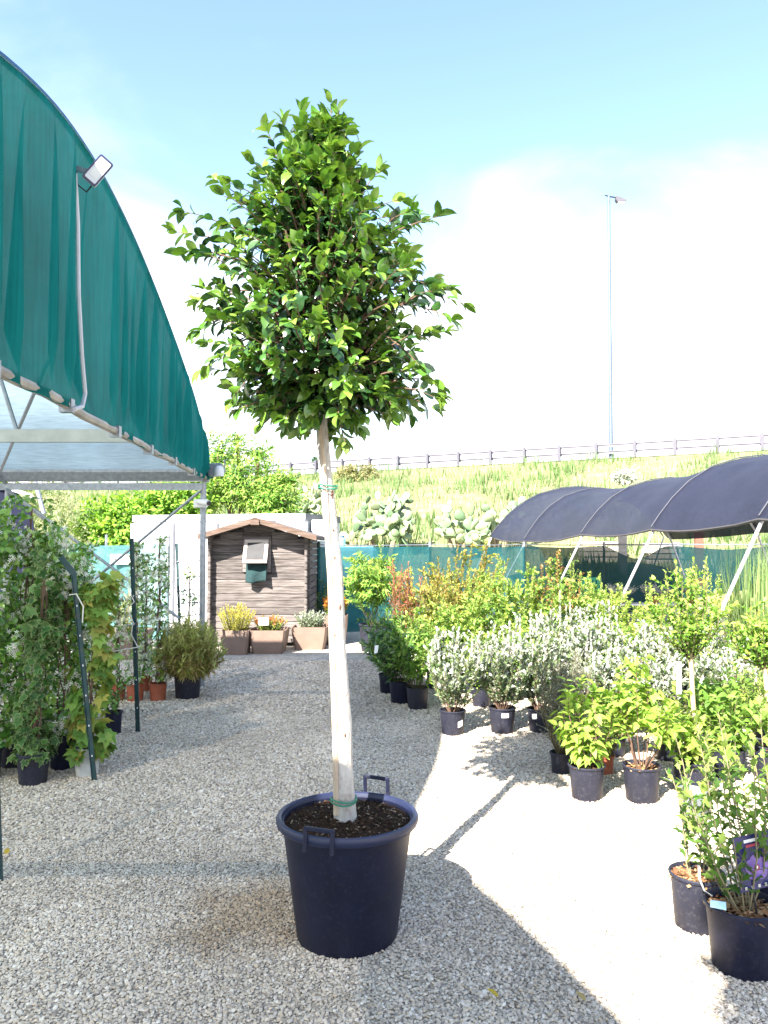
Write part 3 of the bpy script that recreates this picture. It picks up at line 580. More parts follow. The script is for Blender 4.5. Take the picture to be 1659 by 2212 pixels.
def greenhouse(yoff, label, detail):
    root = thing('greenhouse', label, 'greenhouse', (gx(5.2 + yoff), 5.2 + yoff, 0), 'arched bays of the green cloth greenhouse')
    ap = arch_pts(yoff); n = len(ap)
    nu, nv = (420, 22) if detail else (80, 6)
    def clothp(u, v):
        q = u * (n - 1); i = min(n - 2, int(q)); a = ap[i].lerp(ap[i + 1], q - i); y = a.y; z = 2.43 + (a.z - 2.43) * v
        sag = -.03 * math.sin(y * 1.3) ** 2 if v == 0 else 0
        return (gx(y) + .05 + pleats(y - yoff, v), y, z + sag)
    B().grid(clothp, nu, nv).obj('gable_cloth', M_GREEN, root, smooth=True)
    arc = [Vector((gx(p.y) + .03, p.y, p.z + .01)) for p in ap]
    B().tube(arc, .022, 8).obj('arch_hem', plain('blue_green_hem', (.01, .075, .17), .6), root, smooth=True)
    xL = -13.0
    def roofp(u, v):
        q = u * (n - 1); i = min(n - 2, int(q)); a = ap[i].lerp(ap[i + 1], q - i); x0 = gx(a.y) + .055; return (x0 + (xL - x0) * v, a.y, a.z - .012 * math.sin(v * 40) ** 2)
    B().grid(roofp, 48, 24).obj('roof_film', M_ROOFNET, root, smooth=True)
    y1, y0 = 9.05 + yoff, 1.33 + yoff
    pipe = [Vector((gx(y1 + (y0 - y1) * k / 24) + .03 + .008 * math.sin(k * 2.1), y1 + (y0 - y1) * k / 24, 2.43 + .006 * math.sin(k * 1.3))) for k in range(25)]
    B().tube(pipe, .028, 8).obj('gable_pipe', plain('stained_tube', (.33, .30, .27), .6, .2, var=.35, scale=6), root, smooth=True)
    for k in range(0, 25, 3): B().box(pipe[k] + Vector((0, 0, -.005)), (.07, .05, .075)).obj('pipe_clamp', M_GALV, root)
    # gutter beam along the far eave, posts and cross braces
    for (yy_, nm) in ((y1, 'eave_gutter'),) if detail else ((y0, 'eave_gutter'),):
        g = B(); prof = [(-.10, .13), (-.10, .10), (-.06, .0), (.06, .0), (.10, .10), (.10, .13), (.085, .13), (.05, .02), (-.05, .02), (-.085, .13)]
        g.prism([Vector((gx(yy_) + .06, yy_ + a, 2.40 + b)) for a, b in prof], (-10.5, 0, 0)).obj(nm, M_GALV, root)
        g2 = B().box((gx(yy_) - 5.2, yy_ - .02, 2.335), (10.4, .05, .08)).obj('eave_beam', M_GALV, root)
    posts = (gx(y1), gx(y1) - 2.3, gx(y1) - 4.6)
    for x in posts if detail else (): B().tube([(x, y1, 0), (x, y1, 2.38)], .036, 12).obj('post', M_GALV, root, smooth=True)
    if detail:
        def br(a, b, r=.017): B().tube([a, b], r, 8).obj('brace', M_GALV, root, smooth=True)
        x0, x1 = posts[0], posts[1]
        br((x0 - .03, y1 - .04, 2.28), (x1 + .3, y1 - .04, .62)); br((x1 + .05, y1 - .075, 2.28), (x0 - .25, y1 - .075, .80))
        for yb in (6.0,):
            bm = B().box((gx(yb) - 4.05, yb, 2.51), (8.0, .05, .10)).obj('tie_beam', plain('pale_beam', (.36, .38, .36), .5, .2), root)
            for k in range(12): B().lathe((0, 0, 0), [(.006, 0), (.006, .004), (0, .004)], 8).obj('bolt_hole', M_BLACK, bm).location = (0, 0, 0)
            for k, o in enumerate([o for o in bm.children]):
                o.rotation_euler = (R(90), 0, 0); o.location = Vector((gx(yb) - .25 - .14 * k, yb - .0265, 2.51 + (.018 if k % 2 else -.018))) - wloc(root)
        br((gx(6) - .95, 6.0, 2.5), (gx(6) - 1.35, 6.0, 3.7)); br((gx(6) - .75, 6.03, 3.1), (x1 - .1, y1 - .1, 2.38))
        br((x1, y1 - .02, 2.36), (x1 - .55, y1 - .6, 3.0), .02); br((x1, y1 - .05, 2.3), (x1 + .45, y1 - .05, 1.95))
        for k in (1, 2, 3): 
            xa = -2.3 - 2.3 * k; B().tube([Vector((xa, p.y, p.z - .04)) for p in ap[::3]], .022, 6).obj('inner_hoop', M_GALV, root, smooth=True)
    return root
GH = greenhouse(0, 'arched greenhouse bay with draped teal green gable cloth', True)
greenhouse(-7.72, 'greenhouse bay behind the viewpoint shading the near gravel', False)

# flood light, conduit, cctv, sensor
fl0 = AT(161, 362, (-1.4811 + .07) / ((161 - CX) / F + .0717))
fl = thing('flood_light', 'white framed flood light on a bracket on the green gable cloth', 'flood light', fl0)
fc = AT(211, 370, 4.20); fx = Vector((.42, -.90, -.12)).normalized(); fy = Vector((.55, .18, .82)); fy = (fy - fx * fy.dot(fx)).normalized(); fz = fx.cross(fy)
def fp(a, b, c): return fc + fy * a + fz * b + fx * c
ax_l, ax_s = .086, .043
def rrect(hl, hs, c, r=.012):
    pts = []
    for sx_, sy_ in ((1, 1), (-1, 1), (-1, -1), (1, -1)):
        for k in range(4):
            a = math.pi / 2 * (k / 3) + {(1, 1): 0, (-1, 1): math.pi / 2, (-1, -1): math.pi, (1, -1): 1.5 * math.pi}[(sx_, sy_)]; pts.append(fp(sx_ * (hl - r) + r * math.cos(a), sy_ * (hs - r) + r * math.sin(a), c))
    return pts
hb = B(); k0 = rrect(.072, .036, -.035); k1 = rrect(ax_l, ax_s, 0); k2 = rrect(ax_l, ax_s, .012); n_ = len(k0); hb.v = k0 + k1 + k2; hb.f = [tuple(range(n_ - 1, -1, -1))] + [(r * n_ + i, r * n_ + (i + 1) % n_, (r + 1) * n_ + (i + 1) % n_, (r + 1) * n_ + i) for r in (0, 1) for i in range(n_)]
hs_ = hb.obj('housing', M_WHITE, fl)
B().prism(rrect(ax_l, ax_s, .011), fx * .004).obj('bezel', plain('dark_blue_bezel', (.02, .02, .06), .4), fl)
B().prism(rrect(.073, .033, .0155, .006), fx * .003).obj('lens', plain('frosted_lens', (.55, .55, .57), .3, var=.05), fl)
B().prism(rrect(.048, .022, .0186, .004), fx * .002).obj('led_panel', plain('led_panel', (.62, .62, .58), .5, var=.05), fl)
B().box((fl0 + fp(0, -.01, -.05)) / 2, ((fp(0, 0, -.05) - fl0).length, .012, .03), (fp(0, 0, -.05) - fl0).to_track_quat('X', 'Z').to_matrix()).obj('bracket', M_GALV, fl)
B().tube([fl0 + Vector((.01, 0, -.02)), fl0 + Vector((.02, 0, -.10)), fl0 + Vector((.07, .0, -.14)), fp(-.06, -.02, -.03)], .005, 6).obj('cable', M_BLACK, fl, smooth=True)
def on_gable(x, y, off=.085): d = (-1.4811 + off) / ((x - CX) / F + .0717); return AT(x, y, d)
cp = [on_gable(x, y) for x, y, d in ((162, 375, 4.32), (168, 480, 4.34), (170, 640, 4.36), (177, 770, 4.40), (184, 850, 4.44), (178, 878, 4.43), (160, 884, 4.38))]
tag(B().tube(cp, .0125, 8).obj('cable_conduit', M_CONDUIT, smooth=True, origin=cp[-1]), 'pale grey conduit running down the gable cloth below the flood light', 'conduit')
cc = Vector((gx(9.05) - .01, 9.0, AT(438, 1088, 9.0).z)); ct = thing('security_camera', 'white bullet security camera on the galvanised corner post', 'camera', cc)
B().box(cc + Vector((0, -.03, 0)), (.16, .05, .10), bev=.01).obj('junction_box', M_WHITE, ct)
B().tube([cc + Vector((-.02, -.06, .02)), cc + Vector((.13, -.20, -.005))], .032, 12).obj('camera_body', M_WHITE, ct, smooth=True)
B().tube([cc + Vector((.125, -.195, -.004)), cc + Vector((.145, -.215, -.008))], .025, 12).obj('lens', M_BLACK, ct, smooth=True)
sc0 = AT(466, 1015, 8.95); st = thing('corner_sensor_lamp', 'grey domed sensor box on the eave corner of the greenhouse', 'sensor', sc0)
B().box(sc0, (.17, .08, .15), bev=.012).obj('back_box', M_GALV, st)
B().lathe(sc0 + Vector((.06, -.09, -.08)), [(.055, 0), (.055, .07), (.045, .10), (.02, .12), (0, .123)], 16, True).obj('dome', M_WHITE, st, smooth=True)
B().tube([sc0 + Vector((.11, -.03, -.04)), sc0 + Vector((.11, -.03, .12))], .008, 6).obj('aerial', M_GALV, st)

# dark blue cover at the far left
M_NAVY = plain('navy_tarpaulin', (.004, .006, .022), .75, var=.25, spec=.2)
nv = thing('covered_tunnel', 'dark blue covered tunnel behind the jasmine at the left edge', 'tunnel', (-7.2, 13.8, 0))
def navp(u, v): a = math.pi * .5 * u; return (-5.86 - 2.7 * (1 - math.cos(a)) ** 3 - 1.2 * v, 13.0 + 2.4 * v, .0 + 2.9 * math.sin(a))
B().grid(navp, 14, 4).obj('cover', M_NAVY, nv, smooth=True)
B().prism([navp(u / 12, 0) for u in range(13)] + [(-8.7, 13.0, 0)], (0, -.01, 0)).obj('end_sheet', M_NAVY, nv)
B().tube([AT(-20, 1043, 12.9), AT(70, 1072, 12.9)], .03, 8).obj('frame_tube', M_WHITE, nv)
B().tube([AT(72, 1025, 11.6), AT(88, 1085, 11.6), AT(95, 1110, 11.6)], .035, 8).obj('leaning_tube', M_GALV, nv)
# ------------------------------------------------------------------ wooden shed
def wood_mat(name, c1, c2, c3):
    m, n, l, out = nodes_of(name); p = n.new('ShaderNodeBsdfPrincipled'); p.inputs['Roughness'].default_value = .85; p.inputs['Specular IOR Level'].default_value = .15
    t = n.new('ShaderNodeTexCoord'); oi = n.new('ShaderNodeObjectInfo'); va = n.new('ShaderNodeVectorMath'); va.operation = 'ADD'
    cx = n.new('ShaderNodeCombineXYZ'); mu = n.new('ShaderNodeMath'); mu.operation = 'MULTIPLY'; mu.inputs[1].default_value = 37; l.new(oi.outputs['Random'], mu.inputs[0]); l.new(mu.outputs[0], cx.inputs[0]); l.new(mu.outputs[0], cx.inputs[1])
    l.new(t.outputs['Object'], va.inputs[0]); l.new(cx.outputs[0], va.inputs[1])
    mpp = n.new('ShaderNodeMapping'); mpp.inputs['Scale'].default_value = (1.0, 9, 17); l.new(va.outputs[0], mpp.inputs[0])
    nz = n.new('ShaderNodeTexNoise'); nz.inputs['Scale'].default_value = 3.4; nz.inputs['Detail'].default_value = 9; nz.inputs['Roughness'].default_value = .62; nz.inputs['Distortion'].default_value = .5; l.new(mpp.outputs[0], nz.inputs['Vector'])
    cr = n.new('ShaderNodeValToRGB'); e = cr.color_ramp.elements; e[0].position = .30; e[0].color = c1 + (1,); e[1].position = .72; e[1].color = c3 + (1,); k = e.new(.5); k.color = c2 + (1,); l.new(nz.outputs['Fac'], cr.inputs[0])
    rm = n.new('ShaderNodeMapRange'); rm.inputs['To Min'].default_value = .75; rm.inputs['To Max'].default_value = 1.25; l.new(oi.outputs['Random'], rm.inputs['Value'])
    mx = n.new('ShaderNodeMixRGB'); mx.blend_type = 'MULTIPLY'; mx.inputs[0].default_value = 1; l.new(cr.outputs[0], mx.inputs[1]); l.new(rm.outputs[0], mx.inputs[2]); l.new(mx.outputs[0], p.inputs['Base Color'])
    bp = n.new('ShaderNodeBump'); bp.inputs['Strength'].default_value = .5; bp.inputs['Distance'].default_value = .006; l.new(nz.outputs['Fac'], bp.inputs['Height']); l.new(bp.outputs[0], p.inputs['Normal'])
    l.new(p.outputs[0], out.inputs['Surface']); return m
M_PLANK = wood_mat('weathered_plank', (.045, .037, .035), (.125, .107, .10), (.235, .21, .20))
M_TRIM = wood_mat('window_trim_wood', (.28, .23, .20), (.42, .37, .33), (.56, .52, .49))
M_FRAME = wood_mat('window_frame_wood', (.12, .10, .095), (.18, .155, .15), (.25, .225, .22))
M_FASCIA = wood_mat('fascia_board', (.07, .045, .035), (.13, .088, .068), (.20, .155, .13))
SY = 12.5; sx0, sx1 = AT(449, 1300, SY).x, AT(668, 1300, SY).x; scx = (sx0 + sx1) / 2
shed = thing('wooden_shed', 'small weathered wooden plank shed with pitched roof and open window', 'shed', (scx, SY, 0))
def plankobj(c, size, mat=M_PLANK, name='plank', parent=shed, rot=None, bev=.008):
    o = B().box((0, 0, 0), size, rot, bev).obj(name, mat); o.parent = parent; o.location = Vector(c) - wloc(parent); return o
PHT = .112; zr0 = .06; apex_z = AT(553, 1130, SY).z - .02; eave_z = AT(449, 1165, SY).z
wx0, wx1, wz0, wz1 = AT(525, 1200, SY).x, AT(586, 1200, SY).x, AT(555, 1236, SY).z, AT(555, 1159, SY).z
ext = .0
k = 0; z = zr0
while z < apex_z - .03:
    zc = z + PHT / 2
    hw = (sx1 - sx0) / 2 + .02
    if zc > eave_z - .02: hw = max(.05, (sx1 - sx0) / 2 * (apex_z - zc) / (apex_z - eave_z) + .03)
    xa, xb = scx - hw, scx + hw
    if wz0 - .02 < zc < wz1 + .02:
        for a, b in ((xa, wx0), (wx1, xb)): plankobj(((a + b) / 2, SY + .02 + rng.uniform(-.003, .003), zc), (b - a, .04, PHT - .001), bev=.011)
    else: plankobj((scx, SY + .02 + rng.uniform(-.003, .003), zc), (xb - xa, .04, PHT - .001), bev=.011)
    if zc < eave_z + .02:
        for sgn in (-1, 1):
            xs = (sx0 + .045) if sgn < 0 else (sx1 - .045)
            plankobj((xs, SY + .80, zc + PHT * .5), (.045, 1.86 + rng.uniform(-.01, .01), PHT - .014), name='side_plank')
    z += PHT; k += 1
B().prism([(sx0 + .05, SY + .06, eave_z - .25), (sx1 - .05, SY + .06, eave_z - .25), (sx1 - .05, SY + .06, eave_z), (scx, SY + .06, apex_z + .03), (sx0 + .05, SY + .06, eave_z)], (0, .03, 0)).obj('gable_panel', M_PLANK, shed)
plankobj((scx, SY + 1.62, .95), (sx1 - sx0 - .2, .04, 1.7), name='back_wall')
roof_s = (apex_z - eave_z) / ((sx1 - sx0) / 2); xo = AT(428, 1165, SY - .35).x; xo2 = AT(684, 1165, SY - .35).x
M_FELT = plain('roof_felt', (.10, .085, .08), .9, var=.3, bump=.3)
for sgn, xe in ((-1, xo), (1, xo2)):
    ze = apex_z + .05 - abs(xe - scx) * roof_s
    B().prism([(scx, SY - .36, apex_z + .05), (xe, SY - .36, ze), (xe, SY - .36, ze + .045), (scx, SY - .36, apex_z + .095)], (0, 2.3, 0)).obj('roof', M_FELT, shed)
    B().prism([(scx, SY - .39, apex_z + .02), (xe, SY - .39, ze - .03), (xe, SY - .39, ze + .055), (scx, SY - .39, apex_z + .105)], (0, .025, 0)).obj('fascia_board', M_FASCIA, shed)
    for q in range(6):
        u0, u1 = q / 6 + .004, (q + 1) / 6 - .004
        B().prism([(scx + (xe - scx) * u, SY - .355, apex_z + .046 - abs(xe - scx) * u * roof_s + d) for u, d in ((u0, 0), (u1, 0), (u1, -.016), (u0, -.016))], (0, 2.2, 0)).obj('roof_board', M_PLANK, shed)
B().prism([(scx - .07, SY - .42, apex_z - .02), (scx + .07, SY - .42, apex_z - .02), (scx + .06, SY - .42, apex_z + .07), (scx, SY - .42, apex_z + .10), (scx - .06, SY - .42, apex_z + .07)], (0, .028, 0)).obj('gable_cap', M_FASCIA, shed)
win = thing_win = plankobj(((wx0 + wx1) / 2, SY - .015, wz1 - .03), (wx1 - wx0, .035, .06), M_FRAME, 'window_frame')
def sub(c, size, mat, name, rot=None): o = B().box((0, 0, 0), size, rot, .005).obj(name, mat); o.parent = win; o.location = Vector(c) - wloc(win); return o
sub(((wx0 + wx1) / 2, SY - .015, wz0 + .03), (wx1 - wx0, .035, .06), M_FRAME, 'bottom_rail')
for x in (wx0 + .03, wx1 - .03): sub((x, SY - .016, (wz0 + wz1) / 2), (.06, .037, wz1 - wz0 - .12), M_FRAME, 'side_rail')
tilt = R(28); Rt = Matrix.Rotation(-tilt, 3, 'X'); hinge = Vector(((wx0 + wx1) / 2, SY - .045, wz1 - .05)); sw, sh = wx1 - wx0 - .07, .43
def sp_(x, z): return hinge + Rt @ Vector((x, 0, z))
for (x, z, w_, h_) in ((0, -.03, sw, .055), (0, -sh + .03, sw, .055), (-sw / 2 + .027, -sh / 2, .055, sh - .115), (sw / 2 - .027, -sh / 2, .055, sh - .115)): sub(sp_(x, z), (w_, .03, h_), M_TRIM, 'sash_rail', Rt)
sub(sp_(0, -sh / 2), (sw - .11, .008, sh - .115), plain('dusty_window_pane', (.034, .033, .036), .7, var=.25), 'pane', Rt)
M_DKGREEN = plain('dark_green_cloth', (.007, .03, .032), .9, var=.3, bump=.4)
def ragp(u, v): return (AT(534, 1240, SY).x + .33 * u, SY - .09 - .035 * math.sin(u * 7) * v - .04 * v, AT(536, 1214, SY).z - .32 * v - .02 * math.sin(u * 5) * v)
rg = B().grid(ragp, 14, 10).obj('hanging_cloth', M_DKGREEN, smooth=True, origin=(wx0, SY - .1, wz0)); tag(rg, 'dark green cloth hanging out of the shed window', 'cloth')
sm_ = rg.modifiers.new('thick', 'SOLIDIFY'); sm_.thickness = .008

# ------------------------------------------------------------------ white container with air conditioner
M_CONT = plain('white_container_paint', (.50, .51, .54), .5, var=.05, dirt=(.4, .4, .4), dirt_amt=.25, dirt_scale=2)
M_CONTG = plain('grey_container_seam', (.09, .092, .11), .5)
A_, Bc = Vector((-1.60, 15.5, 0)), Vector((-5.40, 16.6, 0)); cd = (Bc - A_).normalized(); ce = Vector((-cd.y, cd.x, 0)); ce = ce if ce.y > 0 else -ce
cont = thing('site_container', 'white site container behind the shed with wall mounted unit', 'container', A_)
CH = 2.26; CLn = (Bc - A_).length; CW = 2.1
B().prism([A_, Bc, Bc + ce * CW, A_ + ce * CW], (0, 0, CH)).obj('body', M_CONT, cont)
rotc = Matrix((tuple(cd), tuple(ce), (0, 0, 1))).transposed()
B().box(A_ + cd * CLn / 2 + Vector((0, 0, CH - .06)) - ce * .012, (CLn + .04, .03, .14), rotc).obj('top_rail', M_CONT, cont)
B().box(A_ + ce * CW / 2 + Vector((0, 0, CH - .06)) - cd * .012, (.03, CW, .14), rotc).obj('top_rail', M_CONTG, cont)
for u in (0, .22, .49, .75, 1.0): B().box(A_ + cd * CLn * u - ce * .008 + Vector((0, 0, CH / 2 - .08)), (.05 if 0 < u < 1 else .12, .03, CH - .18), rotc).obj('panel_seam', M_CONTG if 0 < u < 1 else M_CONT, cont)
B().box(A_ - cd * .008 + ce * .06 + Vector((0, 0, CH / 2 - .08)), (.03, .12, CH - .18), rotc).obj('corner_post', M_CONTG, cont)
acc = A_ - cd * .22 + ce * .50 + Vector((0, 0, 1.93)); ac = thing('air_conditioner', 'white outdoor air conditioning unit mounted on the container end', 'air conditioner', acc)
B().box(acc, (.30, .62, .44), rotc, .02).obj('casing', M_WHITE, ac)
fcn = acc - cd * .155
B().poly([fcn + ce * (.185 * math.cos(a)) + Vector((0, 0, .185 * math.sin(a))) for a in np.linspace(0, 6.283, 24, endpoint=False)], [tuple(range(24))]).obj('fan_opening', M_BLACK, ac)
for rr_ in (.18, .13, .08, .03): B().tube([fcn - cd * .012 + ce * (rr_ * math.cos(a)) + Vector((0, 0, rr_ * math.sin(a))) for a in np.linspace(0, 6.283, 25)], .007, 5, False).obj('fan_guard', M_GALV, ac)
for a in range(8): B().tube([fcn - cd * .014, fcn - cd * .014 + ce * (.18 * math.cos(a * .785)) + Vector((0, 0, .18 * math.sin(a * .785)))], .005, 4).obj('guard_spoke', M_GALV, ac)
# pale blue water tank behind the fence
tk = AT(765, 1180, 15.9); tk.z = 0
M_TANK = plain('pale_blue_plastic', (.22, .50, .62), .4, var=.06, trans=.2)
tank = thing('water_tank', 'pale blue plastic water tank rising above the teal fence', 'tank', tk)
B().box((tk.x, tk.y, .8), (.95, .9, 1.6), bev=.08).obj('tank_body', M_TANK, tank)
B().box((tk.x - .28, tk.y - .1, 1.68), (.20, .3, .20), bev=.03).obj('raised_neck', M_TANK, tank)
B().lathe((tk.x - .28, tk.y - .1, 1.775), [(.085, 0), (.085, .05), (0, .05)], 16).obj('lid', plain('blue_grey_lid', (.10, .13, .2), .5), tank)

# ------------------------------------------------------------------ teal net fence
M_FNET = net_mat('teal_fence_net', (.018, .105, .115), .10, .35, stripes=(9, 9, 70)); M_FNET_SHADED = net_mat('shaded_teal_fence_net', (.010, .050, .058), .10, .3, stripes=(9, 9, 70)); M_FNETL = net_mat('pale_teal_net', (.10, .24, .25), .22, .4, stripes=(9, 9, 60))  # darker copy of the net puts the tunnel shade into the right panels
fence = thing('net_fence', 'long teal net fence crossing the yard below the embankment', 'fence', (-1.2, 14.15, 0))
fpts = [Vector((-1.2, 14.15, 0)), Vector((.9, 15.1, 0)), Vector((3.0, 16.5, 0)), Vector((5.2, 18.2, 0)), Vector((7.4, 19.4, 0)), Vector((10.2, 20.2, 0)), Vector((13, 20.8, 0))]
for i, p in enumerate(fpts): B().tube([p, p + Vector((0, 0, 1.70))], .028, 8).obj('post', M_TPOST if i == 0 else M_GALV, fence)
for i in range(6):
    a, b = fpts[i], fpts[i + 1]; sagm = (0, .02, .03, .30, .10, .05)[i]
    def fpn(u, v, a=a, b=b, i=i, sagm=sagm):
        p = a.lerp(b, u); top = 1.60 - sagm * (1 - abs(2 * u - (1 if i != 3 else .35)) ** 1.2 if i != 3 else math.sin(math.pi * min(1, u * 1.2)) ** 1.5)
        w = .035 * math.sin(u * 23 + 5 * v + i) * (.3 + .7 * v) + .02 * math.sin(v * 9 + u * 4 + i)
        return (p.x + w * .5, p.y - .045 + w, .02 + (top - .02) * v)
    B().grid(fpn, 26, 12).obj('net_panel', (M_FNET, M_FNET, M_FNET_SHADED, M_FNET_SHADED, M_FNET_SHADED, M_FNET_SHADED)[i], fence, smooth=True)
    B().tube([a + Vector((0, 0, 1.64)), a.lerp(b, .5) + Vector((0, 0, 1.625)), b + Vector((0, 0, 1.64))], .010 if i < 3 else .022, 6).obj('top_rail', M_GALV, fence, smooth=True)
nf = thing('net_screen', 'pale sunlit teal net screen beyond the jasmine columns at left', 'net screen', (-5.6, 13.8, 0))
n0, n1 = AT(192, 1175, 13.8), AT(300, 1165, 13.2)
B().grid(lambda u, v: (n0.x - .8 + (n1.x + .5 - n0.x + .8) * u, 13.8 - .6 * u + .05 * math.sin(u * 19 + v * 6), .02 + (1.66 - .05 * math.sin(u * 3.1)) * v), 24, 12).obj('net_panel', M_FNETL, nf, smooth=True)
for u in (0, .5, 1): x = n0.x - .8 + (n1.x + .5 - n0.x + .8) * u; B().tube([(x, 13.87 - .6 * u, 0), (x, 13.87 - .6 * u, 1.82)], .022, 6).obj('post', M_GALV, nf)
sg = AT(262, 1208, 13.3); sgn_ = thing('notice_sign', 'white notice board hung on the pale net screen', 'sign', (sg.x, sg.y, sg.z - .09))
B().box(sg, (.38, .012, .17)).obj('board', M_PAPER, sgn_); B().box(sg + Vector((-.1, -.009, 0)), (.02, .004, .03)).obj('printed_mark', M_BLACK, sgn_)

# ------------------------------------------------------------------ grey shade tunnel on the right
M_SHADE = net_mat('grey_blue_shade_net', (.024, .026, .044), .035, .15, stripes=(3, 30, 30), rough=.5)
tun = thing('shade_tunnel', 'grey blue arched net shade tunnel over the plants at right', 'shade tunnel', (5.7, 11.5, 0))
HP = [(3.36, 5.6), (4.18, 8.5), (4.03, 11.5), (3.75, 14.5), (3.20, 17.4)]
HOOP = [(4.25, 5.4), (4.18, 8.5), (4.03, 11.5), (3.75, 14.5), (3.20, 17.4), (2.86, 20.4)]; EZ = [1.96, 1.93, 1.87, 1.83, 1.72, 1.84]
PROF = [(0, 0), (.12, .18), (.30, .41), (.55, .65), (.9, .86), (1.3, .98), (1.65, 1.02), (2.0, .99), (2.4, .88), (2.75, .68), (3.0, .45), (3.18, .2), (3.3, 0)]
RISE = [1.08, 1.05, 1.06, 1.02, 1.14, 1.28]
M_TUBE = plain('pale_hoop_tube', (.42, .42, .44), .45, .3)
def hoop_pt(i, k): return Vector((HOOP[i][0] + PROF[k][0] * (1.38 if i == 5 else 1.0), HOOP[i][1], EZ[i] + PROF[k][1] * RISE[i]))
for i in range(6):
    arc = [hoop_pt(i, k) - Vector((0, 0, .012)) for k in range(len(PROF))]
    foot = Vector((HOOP[i][0] - .82, HOOP[i][1], 0)); foot2 = Vector((HOOP[i][0] + 3.3 + .6, HOOP[i][1], 0))
    B().tube([foot, foot.lerp(arc[0], .5) + Vector((-.03, 0, .03))] + arc + [arc[-1].lerp(foot2, .5), foot2], .021, 8).obj('hoop', M_TUBE, tun, smooth=True)
for i in range(5):
    def shp(u, v, i=i):
        q = v * (len(PROF) - 1); k = min(len(PROF) - 2, int(q)); a = hoop_pt(i, k).lerp(hoop_pt(i, k + 1), q - k); b = hoop_pt(i + 1, k).lerp(hoop_pt(i + 1, k + 1), q - k); p = a.lerp(b, u)
        s = math.sin(math.pi * u) * .095 * (.4 + math.sin(math.pi * v)); e = math.exp(-v * 30)
        sd = 1 if v < .5 else -1; st_ = (1 - math.sin(math.pi * v)); return (p.x + sd * (s * .30 - .036 * st_), p.y, p.z + .032 - s * .6 - e * (.05 * math.sin(math.pi * u) + .03))
    B().grid(shp, 18, 30).obj('shade_net', M_SHADE, tun, smooth=True)
for i in range(6):
    B().tube([hoop_pt(i, k) + Vector(((-.036 if k < 6 else .036) * (1 - math.sin(math.pi * k / 12)), 0, .045)) for k in range(len(PROF))], .010, 6).obj('rib_seam', plain('pale_seam_tape', (.04, .042, .06), .7), tun, smooth=True)
for k in (0,):
    edge = []
    for i in range(5):
        for u in range(6): p = hoop_pt(i, 0).lerp(hoop_pt(i + 1, 0), u / 6); edge.append(p + Vector((-.036 + .006 * math.sin(math.pi * u / 6), 0, -.062 * math.sin(math.pi * u / 6) - .005 + rng.uniform(-.006, .006))))
    B().tube(edge, .018, 6).obj('edge_hem', plain('dark_rolled_hem', (.05, .045, .045), .8), tun, smooth=True)
# things beyond the fence on the right
wb = AT(1505, 1258, 16.6); ws = thing('round_symbol_sign', 'small wooden sign with a round red symbol on the dark net', 'sign', wb)
B().box(wb, (.42, .02, .17), bev=.004).obj('board', plain('sign_wood', (.40, .27, .14), .7), ws)
B().tube([wb + Vector((-.11 + .055 * math.cos(a), -.014, .055 * math.sin(a))) for a in np.linspace(0, 6.283, 17)], .009, 5, False).obj('red_ring', plain('red_paint', (.5, .03, .02), .5), ws)
B().box(wb + Vector((-.11, -.014, 0)), (.03, .008, .05), Matrix.Rotation(.6, 3, 'Y')).obj('black_symbol', M_BLACK, ws)
for px, top, lab in ((1510, 1168, 'brown wooden post behind the dark net at right'), (1345, 1170, 'pale post standing behind the fence under the shade tunnel')):
    p = AT(px, 1200, 20.6 if px > 1400 else 21.5); p.z = 0; tag(B().box((p.x, p.y, 1.0), (.22, .12, 2.0), bev=.01).obj('wooden_post', plain('brown_post', (.18, .08, .05), .8) if px > 1400 else M_TRIM, origin=p), lab, 'post')
for (px, py, y, w_, h_, lab) in ((1300, 1178, 23, 1.3, .55, 'stack of pale boards lying beyond the fence under the tunnel'), (1430, 1182, 22.5, 1.0, .5, 'pale crate beyond the sagging net')):
    p = AT(px, py, y); nm = 'timber_stack' if w_ > 1.2 else 'pale_crate'
    r_ = thing(nm, lab, 'timber' if w_ > 1.2 else 'crate', (p.x, p.y, p.z - .5))
    for q in range(4): B().box((p.x + rng.uniform(-.05, .05), p.y, p.z - .5 + q * .16 + .07), (w_, .5, .13), bev=.01).obj('board', M_TRIM, r_)
